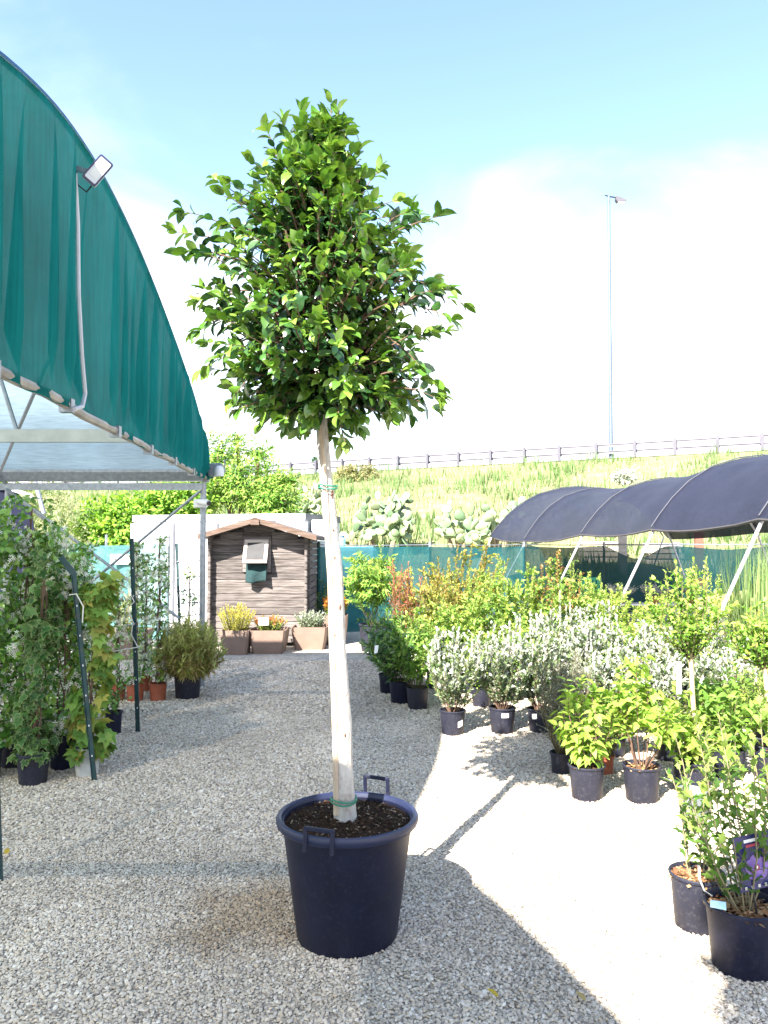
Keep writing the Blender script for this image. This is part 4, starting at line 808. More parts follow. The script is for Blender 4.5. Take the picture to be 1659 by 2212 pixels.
# ------------------------------------------------------------------ the ficus standard in its big tub
FY = 3.36; fb = Vector((-.157, FY, 0))
ficus = thing('potted_ficus_tree', 'tall ficus standard with dense glossy crown in a large black tub', 'tree', fb)
PD_, PH_ = .602, .51
prof = [(.205, .0), (.212, .008), (.272, PH_ - .05), (.274, PH_ - .045)]
tub = B().lathe(fb, prof + [(.280, PH_ - .02), (.268, PH_ - .02), (.262, PH_ - .09)], 64, close=True, wob=.012).obj('tub', M_POT, ficus, smooth=True)
B().lathe(fb, [(.274, PH_ - .040), (.292, PH_ - .040), (.300, PH_ - .030), (.303, PH_ - .014), (.298, PH_ - .002), (.288, PH_ + .001), (.280, PH_ - .004), (.276, PH_ - .02)], 64, wob=.012).obj('rim', plain('tub_rim_plastic', (.012, .017, .05), .45, var=.15), tub, smooth=True)
def tub_handle(az, up=.052):
    d = Vector((math.cos(az), math.sin(az), 0)); t = Vector((-d.y, d.x, 0)); c = fb + d * .292; w = .058; h = PH_ + up
    pts = [c - t * w + Vector((0, 0, PH_ - .055)) + d * .014, c - t * w + Vector((0, 0, h)) + d * .006, c + t * w + Vector((0, 0, h)) + d * .006, c + t * w + Vector((0, 0, PH_ - .055)) + d * .014]
    b = B()
    for a, e in ((0, 1), (1, 2), (2, 3)):
        m = (pts[a] + pts[e]) / 2; L = (pts[e] - pts[a]).length; ax = (pts[e] - pts[a]).normalized()
        rot = Matrix((tuple(ax), tuple(d), tuple(ax.cross(d)))).transposed(); b.box(m, (L + .012, .012, .017), rot, .003)
    b.obj('handle', M_POT, tub)
tub_handle(math.atan2(-.94, -.33), .030); tub_handle(math.atan2(.90, .40), .068)
so = B(); rings = 12; sg_ = 48; so.v.append(fb + Vector((0, 0, PH_ - .022)))
for k in range(1, rings + 1):
    for q in range(sg_): a = 2 * math.pi * q / sg_; rr = .270 * k / rings; so.v.append(fb + Vector((rr * math.cos(a), rr * math.sin(a), PH_ - .034 + rng.uniform(-.010, .010) * (k < rings) + .016 * (1 - k / rings))))
so.f += [(0, 1 + q, 1 + (q + 1) % sg_) for q in range(sg_)]
for k in range(rings - 1):
    for q in range(sg_): q2 = (q + 1) % sg_; so.f.append((1 + k * sg_ + q, 1 + (k + 1) * sg_ + q, 1 + (k + 1) * sg_ + q2, 1 + k * sg_ + q2))
so.obj('soil', M_SOIL, ficus, smooth=True)
cl = Leaves()
for _ in range(900):
    a = rng.uniform(0, 6.28); rr = .262 * math.sqrt(rng.random()); cl.put((fb.x + rr * math.cos(a), fb.y + rr * math.sin(a), PH_ - .030 + .016 * (1 - rr / .27)), (rng.gauss(0, 1), rng.gauss(0, 1), rng.uniform(-.2, .5)), (rng.uniform(-.6, .6), rng.uniform(-.6, .6), 1), rng.uniform(.005, .02))
cl.emit(ficus, T_CHIP, [(.06, .035, .02), (.10, .06, .035), (.03, .018, .01), (.05, .03, .02), (.05, .03, .02), (.24, .19, .13)], M_MULCH, name='soil_crumbs')
tpx = [(745, 1752), (741, 1690), (737, 1560), (731, 1400), (724, 1250), (714, 1110), (704, 980), (694, 880), (688, 820), (686, 740), (690, 660), (692, 560)]
trunk = [AT(x + 3 - 7 * (1750 - y) / 900 + 2.5 * math.sin(y * .017), y, FY) for x, y in tpx]; trad = [.049, .042, .038, .036, .034, .030, .027, .025, .024, .021, .016, .010]
tp2 = [trunk[0] + Vector((.002, 0, -.05))]; tr2 = [.053]
for i in range(len(trunk) - 1):
    for k in range(4): u = k / 4; tp2.append(trunk[i].lerp(trunk[i + 1], u)); tr2.append((trad[i] * (1 - u) + trad[i + 1] * u) * rng.uniform(.97, 1.04))
B().tube(tp2, tr2, 18).obj('trunk', M_BARK, ficus, smooth=True)
stk = [AT(x + 2 - 6 * (1750 - y) / 900, y, FY - .033) for x, y in ((724, 1760), (723, 1600), (718, 1400), (714, 1250), (707, 1100), (702, 1010), (692, 880))]
B().tube(stk, [.013, .013, .013, .012, .012, .011, .010], 6).obj('stake', M_STAKE, ficus)
def tie(y, r):
    for j in range(2):
        c = AT(float(np.interp(y, [p[1] for p in tpx][::-1], [p[0] for p in tpx][::-1])) - 1, y + j * 6, FY - .008); B().tube([c + Vector((r * 1.14 * math.cos(a), r * 1.25 * math.sin(a), .004 * math.sin(a * 2 + j))) for a in np.linspace(0, 6.283, 21)], .0034, 6, False).obj('tie', M_TIE, ficus, smooth=True)
tie(1724, .049); tie(1050, .036); tie(862, .033)
M_SCAR = plain('brown_bark_scar', (.15, .07, .035), .9, var=.5, scale=40)
for (x, y, h_, dx) in ((735, 1312, .035, 8), (713, 1068, .05, 9), (733, 1440, .06, -8), (722, 1205, .022, 3), (740, 1588, .025, 6), (702, 958, .03, -4), (727, 1372, .018, -6), (718, 1145, .016, 5)):
    tx = float(np.interp(y, [p[1] for p in tpx][::-1], [p[0] for p in tpx][::-1])) + 3 - 7 * (1750 - y) / 900 + dx; tr_ = float(np.interp(y, [p[1] for p in tpx][::-1], trad[::-1])); c = AT(tx, y, FY - math.sqrt(max(1e-5, tr_ ** 2 - (dx * FY / F) ** 2)) + .003)
    B().tube([c + Vector((rng.uniform(-.002, .002), 0, h_ * (q / 4 - .5))) for q in range(5)], [.002, .007, .009, .006, .002], 7, flat=.6).obj('bark_scar', M_SCAR, ficus, smooth=True)
PXM = FY / F
ENVY = [205, 260, 320, 390, 460, 540, 620, 700, 780, 850, 905, 950]; ENVL = [0, 30, 62, 100, 205, 225, 232, 250, 245, 215, 125, 50]; ENVR = [8, 22, 55, 90, 165, 215, 245, 250, 242, 232, 180, 85]
def axis_px(y): return 694 - .0 * y
lv = Leaves(); br = B(); crown_c = AT(692, 620, FY)
def ftwig(e, s, n, L, r=.0045):
    st = curve_stem(s, e, (0, 0, .015), 5, .006); br.tube(st, [r, r * .85, r * .7, r * .5, r * .35], 5, False); ln = (e - s).length
    lv.along(st, .12, ln / n, L, 1, 1.05, .28, .12, .5)
    for _ in range(3):
        d = (e - s).normalized() + Vector((rng.gauss(0, .5), rng.gauss(0, .5), rng.gauss(0, .4))); lv.put(tuple(e), tuple(d), (rng.gauss(0, .4), rng.gauss(0, .4), 1), L * rng.uniform(.6, 1.0), 1.0)
mains = []
for i in range(16):
    a = 2.4 * i; p = AT(axis_px(0), 810 - 17 * i, FY); yy_ = 760 - 26 * i
    rr = np.interp(yy_, ENVY, [(l + r) / 2 for l, r in zip(ENVL, ENVR)]) * .62 * PXM
    e = AT(axis_px(0), yy_ - 30, FY) + Vector((math.cos(a) * rr, math.sin(a) * rr, 0)); st = curve_stem(p, e, (0, 0, -.03), 6, .012); br.tube(st, [.012, .011, .009, .008, .006, .004], 6, False); mains.append((p, e))
for i in range(760):
    y = rng.uniform(280, 925); a = rng.uniform(0, 6.283); l, r = np.interp(y, ENVY, ENVL), np.interp(y, ENVY, ENVR); ex = r if math.cos(a) > 0 else l; ey = (l + r) / 2
    k = rng.uniform(.12, 1.0) ** .5 * rng.uniform(.86, 1.02)
    lob = math.sin(2.3 * a + y * .021 + 1.0) + .8 * math.sin(3.7 * a - y * .034)                  # uneven outline with hollows
    if k > .62 and lob < -.7: k *= .82
    k *= 1 + .06 * lob
    c = AT(axis_px(y), y, FY); e = c + Vector((math.cos(a) * ex * k * PXM, math.sin(a) * ey * k * PXM, rng.uniform(-.03, .03)))
    inn = AT(axis_px(y), min(y + rng.uniform(40, 150), 850), FY); s = e + (inn - e).normalized() * min((inn - e).length * .8, rng.uniform(.16, .30))
    ftwig(e, s, 9, rng.uniform(.060, .084))
for (x, y, dy, ln) in ((378, 500, .05, .34), (395, 455, -.08, .32), (392, 545, .0, .26), (1002, 655, -.05, .36), (975, 690, -.1, .3), (945, 468, -.06, .32), (900, 465, .12, .26), (948, 835, .04, .34), (905, 790, -.2, .26), (503, 862, -.1, .26), (715, 222, 0, .24), (730, 245, -.05, .2), (650, 240, .05, .2), (575, 285, -.05, .22), (742, 955, -.12, .2), (820, 365, 0, .26), (775, 328, .06, .22), (468, 392, 0, .3), (430, 650, .05, .25), (432, 715, -.1, .22), (440, 800, -.1, .24), (660, 905, -.15, .2), (955, 620, .1, .24), (850, 885, -.1, .24), (610, 265, 0, .22)):
    e = AT(x, y, FY + dy); inn = AT(690 + (x - 690) * .25, 590 + (y - 590) * .35, FY); s = e + (inn - e).normalized() * ln; ftwig(e, s, 12, .085)
for i in range(75):                                                    # young sprigs poking out of the outline
    y = rng.uniform(285, 900); a = rng.uniform(0, 6.283); l, r = np.interp(y, ENVY, ENVL), np.interp(y, ENVY, ENVR); ex = r if math.cos(a) > 0 else l; k = rng.uniform(1.02, 1.2)
    e = AT(axis_px(y), y, FY) + Vector((math.cos(a) * (ex * k + 8) * PXM, math.sin(a) * (l + r) / 2 * k * PXM, rng.uniform(-.02, .05))); inn = AT(axis_px(y), min(y + 60, 800), FY); s = e + (inn - e).normalized() * rng.uniform(.12, .2); ftwig(e, s, 6, .075, .003)
br.obj('branches', M_TWIG, ficus, smooth=True)['kind'] = 'stuff'
FIC = [(.020, .060, .017), (.032, .090, .023), (.014, .044, .014), (.048, .118, .027), (.075, .145, .050)]; FICT = [(.11, .21, .03), (.16, .265, .042), (.07, .155, .025)]
lv.emit(ficus, T_FIC, FIC, M_LEAF, FICT, nobj=300, wvar=.12)

# ------------------------------------------------------------------ plants on the right
SIL = [(.24, .29, .18), (.19, .25, .13), (.32, .35, .26), (.12, .19, .07), (.16, .24, .08)]; SILT = [(.58, .59, .54), (.50, .52, .45), (.34, .38, .27)]
GRN = [(.13, .24, .035), (.17, .29, .05), (.09, .18, .025), (.22, .33, .07)]; GRNT = [(.28, .38, .07), (.32, .40, .10)]
YEL = [(.22, .27, .05), (.27, .28, .055), (.17, .25, .045), (.30, .25, .06)]; ORT = [(.32, .22, .075), (.31, .28, .07), (.25, .28, .06)]
BRT = [(.24, .36, .06), (.30, .40, .08), (.18, .30, .04)]; DKG = [(.05, .13, .025), (.075, .17, .03), (.04, .10, .02)]
HIB = [(.085, .17, .03), (.11, .20, .035), (.06, .13, .025), (.15, .23, .045)]
def gp(px, py, back=.1): p = G(px, py); return Vector((p.x * (p.y + back) / p.y, p.y + back, 0))
def topz(py, y): return AT(CX, py, y).z
def sp_px(w, y): return w * y / F
GR = 'potted shrubs on the right of the yard'
def rs(name, label, px, py, pw, top, sw, **k):
    b = gp(px, py); D = pw * b.y / F; ph = k.pop('ph', D * .92)
    return shrub(name, label, b, D, ph, topz(top, b.y), sp_px(sw, b.y) * 1.25, int(k.pop('n', 14) * 1.45), k.pop('L', .05), k.pop('step', .02), k.pop('T', T_LANCE), k.pop('pal', GRN), group=GR, **k)
silver = dict(T=T_OVAL, pal=SIL, tip=SILT, mat=M_SILVER, L=.046, step=.019, per=2, ang=.6, droop=.02, twigs=7, twl=.15, twup=1.4, stemmat=M_TWIG)
rs('silver_shrub', 'silver leaved shrub in a black pot with a tilted white sticker', 978, 1592, 57, 1340, 64, n=16, stick=(-1.0, .05, .05, .11, .3), **silver)
rs('silver_shrub', 'silver leaved shrub whose pot has a white label near the rim', 1085, 1588, 59, 1325, 66, n=17, stick=(-1.5, .065, .035, .17, 0), **silver)
rs('silver_shrub', 'silver shrub in the shaded black pot with a pale label at its left', 1166, 1586, 54, 1300, 62, n=15, stick=(-2.2, .045, .045, .15, .2), **silver)
rs('silver_shrub', 'silver shrub rising behind the grey wispy herb', 1222, 1545, 54, 1262, 62, n=15, **silver)
rs('silver_shrub', 'silver shrub left of the pale silver clumps under the tunnel leg', 1300, 1540, 54, 1290, 66, n=15, **silver)
rs('silver_shrub', 'silver shrub behind the bright stemmed plant with white tag', 1385, 1570, 56, 1350, 70, n=15, **silver)
rs('silver_shrub', 'silver shrub between the two lollipop standards', 1560, 1580, 56, 1400, 62, n=14, **silver)
rs('silver_shrub', 'silver shrub filling the gap below the left lollipop crown', 1450, 1600, 56, 1440, 60, n=13, **silver)
rs('grey_herb', 'wispy grey green herb drooping over the pot at the gravel edge', 1212, 1678, 48, 1400, 52, n=26, T=T_LANCE, pal=[(.25, .28, .20), (.32, .34, .27), (.18, .21, .13)], mat=M_SILVER, L=.026, step=.009, per=1, twigs=6, twl=.13, ang=.5, droop=.02, twup=1.2)
rs('grey_herb', 'tall wispy grey herb between the silver shrubs', 1242, 1600, 44, 1390, 40, n=24, T=T_LANCE, pal=[(.28, .30, .24), (.35, .37, .31)], mat=M_SILVER, L=.028, step=.010, per=1, twigs=6, twl=.14, ang=.45, droop=.0, twup=1.6)
rs('young_dogwood', 'bright drooping leaved shrub whose leaves shade its dusty black pot', 1268, 1735, 78, 1440, 62, n=9, T=T_BROAD, pal=BRT, L=.085, step=.038, per=2, twigs=2, twl=.12, ang=1.0, droop=.75, nobj=90, potmat=M_POTB, mulch=60, stemmat=M_TWIG)
rs('young_dogwood', 'bright leaved shrub on bare stems with a white tag', 1387, 1740, 82, 1380, 66, n=9, T=T_BROAD, pal=BRT, L=.085, step=.04, per=2, twigs=3, twl=.13, ang=1.0, droop=.6, nobj=90, bare=.42, mulch=80, tag_=gp(1352, 1705) + Vector((0, -.02, .30)), stemmat=M_TWIG)
rs('small_brown_shrub', 'small brownish shrub in a little terracotta pot', 1306, 1680, 44, 1560, 26, n=12, T=T_OVAL, pal=[(.20, .17, .07), (.26, .20, .10), (.16, .18, .05)], L=.03, step=.018, per=2, twigs=4, twl=.07, potmat=M_TERRA)
rs('broad_leaf_shrub', 'mid green broad leaved shrub below the right lollipop crown', 1575, 1690, 70, 1420, 70, n=9, T=T_BROAD, pal=GRN, L=.085, step=.045, per=2, twigs=3, twl=.14, ang=1.0, droop=.4, nobj=50)
rs('broad_leaf_shrub', 'mid green broad leaved shrub behind the clear grey pot', 1492, 1722, 74, 1500, 56, n=8, T=T_BROAD, pal=BRT, L=.08, step=.045, per=2, twigs=3, twl=.12, ang=1.0, droop=.4, nobj=40)
for px, py, top, lab in ((1335, 1600, 1400, 'silver shrub behind the small terracotta pot'), (1440, 1540, 1330, 'silver shrub just left of the left lollipop trunk'), (1535, 1545, 1330, 'silver shrub under the tunnel leg at right'), (1625, 1570, 1400, 'silver shrub low at the right edge behind the lollipop'), (1270, 1560, 1330, 'silver shrub between the grey herb and the bench')):
    rs('silver_shrub', lab, px, py, 54, top, 66, n=14, **silver)
rs('grey_herb', 'grey feathery herb below the reeds at the right edge', 1600, 1480, 50, 1290, 60, n=24, T=T_LANCE, pal=[(.30, .33, .27), (.38, .40, .35)], mat=M_SILVER, L=.03, step=.011, per=1, twigs=6, twl=.16, ang=.45, droop=.0, twup=1.6)
rs('green_shrub', 'yellow green shrub behind the silver ones left of the bench', 1340, 1500, 52, 1330, 60, n=14, T=T_OVAL, pal=GRN, tip=GRNT, L=.06, step=.026, per=2, twigs=6, twl=.2)
for q, (px, py, top, sw, lab) in enumerate(((1405, 1520, 1330, 50, 'yellow green shrub behind the left lollipop trunk'), (1490, 1510, 1380, 50, 'leafy green shrub directly behind the left lollipop crown'), (1590, 1540, 1370, 54, 'lime green shrub between the tunnel leg and the right lollipop'), (1650, 1600, 1440, 46, 'green shrub below the right lollipop crown'), (1545, 1640, 1480, 50, 'mid green shrub before the right silver shrubs'), (1440, 1650, 1520, 46, 'green shrub between the white tag dogwood and the left lollipop trunk'), (1330, 1640, 1500, 44, 'small green shrub between the two bright dogwoods'), (1040, 1530, 1370, 46, 'low green shrub squeezed between the first two silver shrubs'), (1205, 1530, 1330, 46, 'green shrub rising between the shaded pot and the grey herb'), (1230, 1450, 1190, 52, 'tall airy shrub right of the reddish tipped one'), (1310, 1440, 1228, 50, 'airy green shrub left of the bench'))):
    rs('green_shrub', lab, px, py, 46, top, sw, n=13, T=(T_OVAL, T_LANCE)[q % 2], pal=(GRN, BRT, HIB)[q % 3], tip=GRNT, L=.055 + .01 * (q % 3), step=.026, per=2, twigs=6, twl=.18, lean=(rng.uniform(-.06, .06), 0))
for q, (px, py, top, sw, lab) in enumerate(((1425, 1470, 1235, 40, 'tall airy shrub with long shoots left of the left lollipop crown'), (1545, 1460, 1225, 44, 'tall airy shrub with long shoots right of the left lollipop crown'), (1615, 1470, 1262, 44, 'tall airy shrub above the right lollipop crown'), (1375, 1465, 1275, 36, 'slim lime shrub in front of the bench'))):
    rs('airy_shrub', lab, px, py, 44, top, sw, n=9, T=T_OVAL, pal=BRT, tip=GRNT, L=.055, step=.028, per=2, twigs=4, twl=.14, twup=1.5)
e_ = gp(1496, 1792); ep = thing('clear_grey_pot', 'translucent grey pot holding a little soil beside the dogwood', 'pot', e_, GR); pot(ep, e_, .175, .20, M_GREYPOT, taper=.75, soilz=.7)
# left edge of the plant bed, near the gravel path
rs('dark_leaved_shrub', 'dark green shrub leaning out over the gravel with a white tag', 866, 1522, 52, 1300, 62, n=12, T=T_LANCE, pal=DKG, tip=GRN, L=.10, step=.028, per=2, twigs=5, twl=.18, ang=.9, droop=.15, lean=(-.09, -.03), potmat=M_POT, mat=M_LEAF, tag_=AT(808, 1412, 7.6))
rs('stemmed_shrub', 'light green shrub on a single stem in a half shaded black pot', 902, 1535, 50, 1335, 60, n=11, T=T_OVAL, pal=GRN, L=.06, step=.026, per=2, twigs=5, twl=.17, ang=1.0, bare=.22)
rs('green_shrub', 'green shrub in the shaded pot next to the dark leaved shrub', 839, 1500, 44, 1310, 40, n=11, T=T_LANCE, pal=DKG, tip=GRN, L=.08, step=.026, per=2, twigs=5, twl=.17, potmat=M_POT)
rs('feathery_nandina', 'tall feathery bright green nandina nearest the ficus trunk', 806, 1408, 62, 1172, 52, n=16, T=T_LANCE, pal=[(.12, .24, .04), (.18, .31, .06), (.09, .19, .03)], tip=[(.30, .40, .08), (.24, .36, .06)], L=.12, step=.032, per=2, twigs=7, twl=.32, ang=1.0, droop=.3, bare=.35, twup=.4, ph=.42)
rs('red_tipped_shrub', 'narrow reddish brown shrub left of the orange tinted ones', 868, 1445, 40, 1180, 32, n=9, T=T_LANCE, pal=[(.30, .12, .06), (.34, .16, .08), (.24, .12, .05)], tip=[(.42, .17, .10), (.36, .12, .08)], L=.06, step=.020, per=2, twigs=6, twl=.18, ang=.6, twup=1.4, lean=(.05, 0))
rs('golden_shrub', 'golden green shrub between the red one and the orange tipped one', 925, 1440, 46, 1205, 62, n=14, T=T_OVAL, pal=YEL, tip=[(.40, .38, .08), (.46, .33, .09)], L=.06, step=.024, per=2, twigs=6, twl=.2, ang=.8)
rs('orange_tipped_shrub', 'tallest orange tipped golden shrub against the teal fence', 1003, 1432, 46, 1150, 62, n=16, T=T_OVAL, pal=YEL, tip=ORT, L=.062, step=.024, per=2, twigs=7, twl=.22, ang=.8, lean=(.22, 0))
rs('orange_tipped_shrub', 'lower orange tipped golden shrub left of the tallest one', 960, 1460, 46, 1190, 56, n=14, T=T_OVAL, pal=YEL, tip=ORT, L=.06, step=.024, per=2, twigs=6, twl=.2, ang=.8)
for i, (px, py, top, sw, lab) in enumerate(((945, 1490, 1290, 70, 'round green shrub behind the single stemmed one'), (1010, 1500, 1280, 70, 'round green shrub behind the tilted sticker pot'), (1065, 1480, 1195, 66, 'tall green shrub right of the orange tipped ones'), (1140, 1490, 1200, 62, 'green shrub with upright shoots before the dark fence net'), (1195, 1480, 1178, 56, 'green shrub with reddish tips by the tunnel leg'), (1110, 1515, 1330, 60, 'low green shrub between two silver shrubs'), (1270, 1480, 1212, 56, 'fine leaved green shrub in front of the green chair'))):
    rs('green_shrub', lab, px, py, 52, top, sw, n=15, T=T_OVAL, pal=GRN, tip=GRNT if i != 4 else [(.40, .20, .08), (.28, .34, .08)], L=.062, step=.026, per=2, twigs=6, twl=.2, ang=.9)
for px, top, lab in ((1175, 1190, 'thin upright twig with round leaves left of the tunnel leg'), (1212, 1180, 'thin upright twig with round leaves at the tunnel leg')):
    b = gp(px + 4, 1470); shrub('slender_sapling', lab, b, .2, .2, topz(top, b.y), .10, 3, .085, .11, T_BROAD, [(.26, .30, .12), (.30, .34, .14)], twigs=0, per=1, group=GR, cat='sapling', bare=.5)
# silver clumps on a bench, chair, reeds
bt = gp(1385, 1352, .3); bench = thing('display_bench', 'white plank bench carrying the pale silver clumps', 'bench', bt)
for q in range(4): B().box((bt.x, bt.y + q * .13, .40), (1.9, .115, .03), bev=.004).obj('plank', M_WHITE, bench)
for dx in (-.85, .85):
    for dy in (.03, .36): B().box((bt.x + dx, bt.y + dy, .195), (.06, .06, .38)).obj('leg', M_WHITE, bench)
for px, top, sw, lab in ((1338, 1262, 36, 'left pale silver clump on the white bench'), (1412, 1262, 38, 'right pale silver clump on the white bench'), (1496, 1262, 32, 'pale silver clump behind the left lollipop crown')):
    p = AT(px, 1330, bt.y + .2); b = Vector((p.x, bt.y + .2, .416))
    shrub('silver_clump', lab, b, .24, .16, topz(top, b.y), sp_px(sw, b.y), 60, .06, .02, T_LANCE, [(.52, .54, .52), (.60, .61, .60), (.45, .48, .45)], M_SILVER, twigs=2, twl=.1, per=1, ang=.4, droop=0, twup=1.5, potmat=M_TERRA, group='silver clumps on the bench')
ch = AT(1282, 1250, 16.6); chair = thing('garden_chair', 'green plastic garden chair in front of the dark fence net', 'chair', (ch.x, ch.y, 0))
M_CHAIR = plain('green_plastic', (.02, .26, .16), .4, var=.1)
B().box((ch.x, ch.y, .44), (.46, .44, .03), bev=.01).obj('seat', M_CHAIR, chair)
for dx in (-.21, .21):
    for dy in (-.19, .19): B().box((ch.x + dx, ch.y + dy, .215), (.035, .035, .43)).obj('leg', M_CHAIR, chair)
    B().box((ch.x + dx, ch.y + .205, .66), (.035, .03, .44)).obj('back_post', M_CHAIR, chair)
    B().box((ch.x + dx, ch.y - .02, .66), (.04, .42, .03)).obj('armrest', M_CHAIR, chair)
    B().box((ch.x + dx, ch.y - .19, .55), (.03, .03, .2)).obj('arm_support', M_CHAIR, chair)
for q in range(5): B().box((ch.x - .16 + .08 * q, ch.y + .21, .68), (.055, .02, .42)).obj('back_slat', M_CHAIR, chair)
B().box((ch.x, ch.y + .208, .90), (.46, .028, .06), bev=.01).obj('back_rail', M_CHAIR, chair)
rb = gp(1660, 1500); reed = thing('reed_clump', 'clump of long arching reeds at the right edge', 'grass', rb); L = Leaves()
pot(reed, rb, .28, .26, M_POTB)
for _ in range(650):
    a = rng.uniform(0, 6.28); t_ = rng.random() ** .7; L.put((rb.x + math.cos(a) * .07, rb.y + math.sin(a) * .07, .24), (math.cos(a) * t_ * .9, math.sin(a) * t_ * .9, 1), (math.cos(a), math.sin(a), .3), rng.uniform(.8, 1.4))
L.emit(reed, (T_BLADE[0] * np.array([.35, 1, 2.2]), T_BLADE[1]), [(.16, .24, .08), (.22, .28, .11), (.12, .19, .06)], M_SOFT)
# lollipop standards
def standard(px, py, cx, cyt, cyb, w, label, y=None, lean=0):
    b = gp(px, py); y = b.y; root = thing('lollipop_standard', label, 'tree', b, 'lollipop standard trees'); pot(root, b, .26, .24, M_POTB, mulch=60)
    fork = AT(cx, cyb, y); B().tube([b + Vector((0, 0, .2)), b.lerp(fork, .5) + Vector((.01, 0, 0)), fork], [.018, .017, .016], 10).obj('trunk', plain('pale_yellow_bark', (.42, .32, .17), .8, var=.25), root, smooth=True)
    lv = Leaves(); sb = B(); H = (cyb - cyt) * y / F; Wd = w * y / F
    for i in range(26):
        a = 2.4 * i; r = Wd * math.sqrt((i + .5) / 26); e = fork + Vector((math.cos(a) * r, math.sin(a) * r, H * (1 - .45 * (r / Wd) ** 2) * rng.uniform(.7, 1.05))); st = curve_stem(fork - Vector((0, 0, .02)), e, (math.cos(a) * r * .3, math.sin(a) * r * .3, 0), 6, .01)
        sb.tube(st, [.007, .006, .005, .004, .003, .002], 5, False); lv.along(st, .12, .016, .045, 1, .8, .1, .2)
        for _ in range(5):
            u = rng.uniform(.2, .85) * 5; j = int(u); p = st[j].lerp(st[j + 1], u - j); az = rng.uniform(0, 6.28); tw = curve_stem(p, p + Vector((math.cos(az) * .1, math.sin(az) * .1, .07)) * rng.uniform(.6, 1.2), (0, 0, .01), 4, .004); lv.along(tw, .1, .015, .042, 1, .8, .1)
    sb.obj('branches', M_STEM, root, smooth=True)['kind'] = 'stuff'
    lv.emit(root, T_OVAL, [(.15, .28, .04), (.20, .33, .05), (.11, .22, .03)], M_SOFT, [(.30, .40, .07), (.36, .42, .10)])
    return root
sa = standard(1500, 1705, 1492, 1195, 1420, 76, 'lollipop standard with pale trunk and hanging white tag')
tg = AT(1462, 1430, 4.9); B().prism([tg + Vector(q) for q in ((0, 0, 0), (.03, 0, -.0), (.025, 0, -.20), (-.005, 0, -.20))], (0, .003, 0)).obj('hanging_tag', M_PAPER, sa)
sb2 = standard(1664, 1690, 1652, 1290, 1440, 78, 'lollipop standard with lime crown at the far right edge')
# front right hibiscus pots
def hib(label, px, py, D, H, top, spread, n, nobj, mul, off=.12, **k):
    p = G(px, py); b = Vector((p.x * (p.y + off) / p.y, p.y + off, 0))
    return shrub('potted_hibiscus', label, b, D, H, topz(top, b.y), spread, n, .06, .03, T_LOBED, HIB, M_SOFT, [(.17, .27, .05), (.20, .28, .055)], per=1, twigs=3, twl=.09, ang=.9, droop=.15, potmat=M_POT if mul else M_POTB, mulch=260, nobj=nobj, group='hibiscus pots at the right front', stemmat=plain('hibiscus_stem', (.20, .17, .10), .8), stemr=.0035, twup=1.6, soilz=.87, **k)
h1 = hib('leggy hibiscus in the foremost black pot with bark mulch', 1606, 2128, .285, .255, 1500, .22, 11, 150, 1, lean=(-.10, .05))
h2 = hib('hibiscus in the dusty pot just behind the foremost pot', 1508, 2032, .235, .235, 1560, .12, 6, 60, 0, lean=(.03, 0))
h3 = hib('darker bushy hibiscus carrying the purple flower card at the right edge', 1668, 2010, .27, .25, 1500, .24, 13, 110, 1, lean=(-.05, 0))
hp = AT(1515, 1880, 3.2); B().tube([hp + Vector((-.01, 0, .02)), hp + Vector((-.012, -.01, -.03)), hp + Vector((.005, -.015, -.075)), hp + Vector((.03, -.03, -.09))], .013, 6, flat=.2).obj('curled_tag', M_PAPER, h2)
bc = AT(1553, 1953, 2.85); B().prism([bc + Vector(q) for q in ((-.03, 0, .014), (.03, .01, .002), (.032, .012, -.028), (-.03, .002, -.012))], (0, .003, 0)).obj('blue_tag', plain('pale_blue_card', (.30, .50, .66), .6), h1)
# the flower card
cdp = AT(1628, 1862, 3.05); card = thing('flower_card', 'dark blue plant card with a purple flower picture', 'card', cdp + Vector((0, 0, -.1)))
Rc = Matrix.Rotation(R(-9), 3, 'Y') @ Matrix.Rotation(R(8), 3, 'Z')
def cpt(x, z, d=0): return cdp + Rc @ Vector((x, -d, z))
B().prism([cpt(-.075, -.105), cpt(.085, -.105), cpt(.085, .105), cpt(-.075, .105)], Rc @ Vector((0, .003, 0))).obj('card_sheet', plain('deep_blue_print', (.012, .014, .10), .35), card)
M_PET = plain('purple_petal_print', (.17, .10, .36), .4, var=.3, scale=30)
for q in range(5):
    a = q * 1.2566 + .3; c0 = (.008 + .022 * math.cos(a), -.022 + .022 * math.sin(a)); B().poly([cpt(c0[0] + .029 * math.cos(t), c0[1] + .029 * math.sin(t), .0015 + .0004 * q) for t in np.linspace(0, 6.283, 14, endpoint=False)], [tuple(range(14))]).obj('petal_print', M_PET, card)
B().poly([cpt(.008 + .012 * math.cos(t), -.022 + .012 * math.sin(t), .0042) for t in np.linspace(0, 6.283, 12, endpoint=False)], [tuple(range(12))]).obj('flower_heart_print', plain('dark_red_print', (.25, .03, .06), .4), card)
B().poly([cpt(.008 + .004 * math.cos(t), -.020 + .006 * math.sin(t), .005) for t in np.linspace(0, 6.283, 10, endpoint=False)], [tuple(range(10))]).obj('stamen_print', M_PAPER, card)
for (x0, x1, z0_, z1_) in ((-.028, .035, .078, .090), (-.022, .03, .060, .070)): B().poly([cpt(x0, z0_, .002), cpt(x1, z0_, .002), cpt(x1, z1_, .002), cpt(x0, z1_, .002)], [(0, 1, 2, 3)]).obj('title_print', M_PAPER if z0_ > .07 else plain('red_print', (.45, .05, .08), .4), card)
for q in range(5): B().poly([cpt(-.055 + .028 * q, -.098, .002), cpt(-.045 + .028 * q, -.098, .002), cpt(-.045 + .028 * q, -.086, .002), cpt(-.055 + .028 * q, -.086, .002)], [(0, 1, 2, 3)]).obj('letter_print', M_CORD, card)
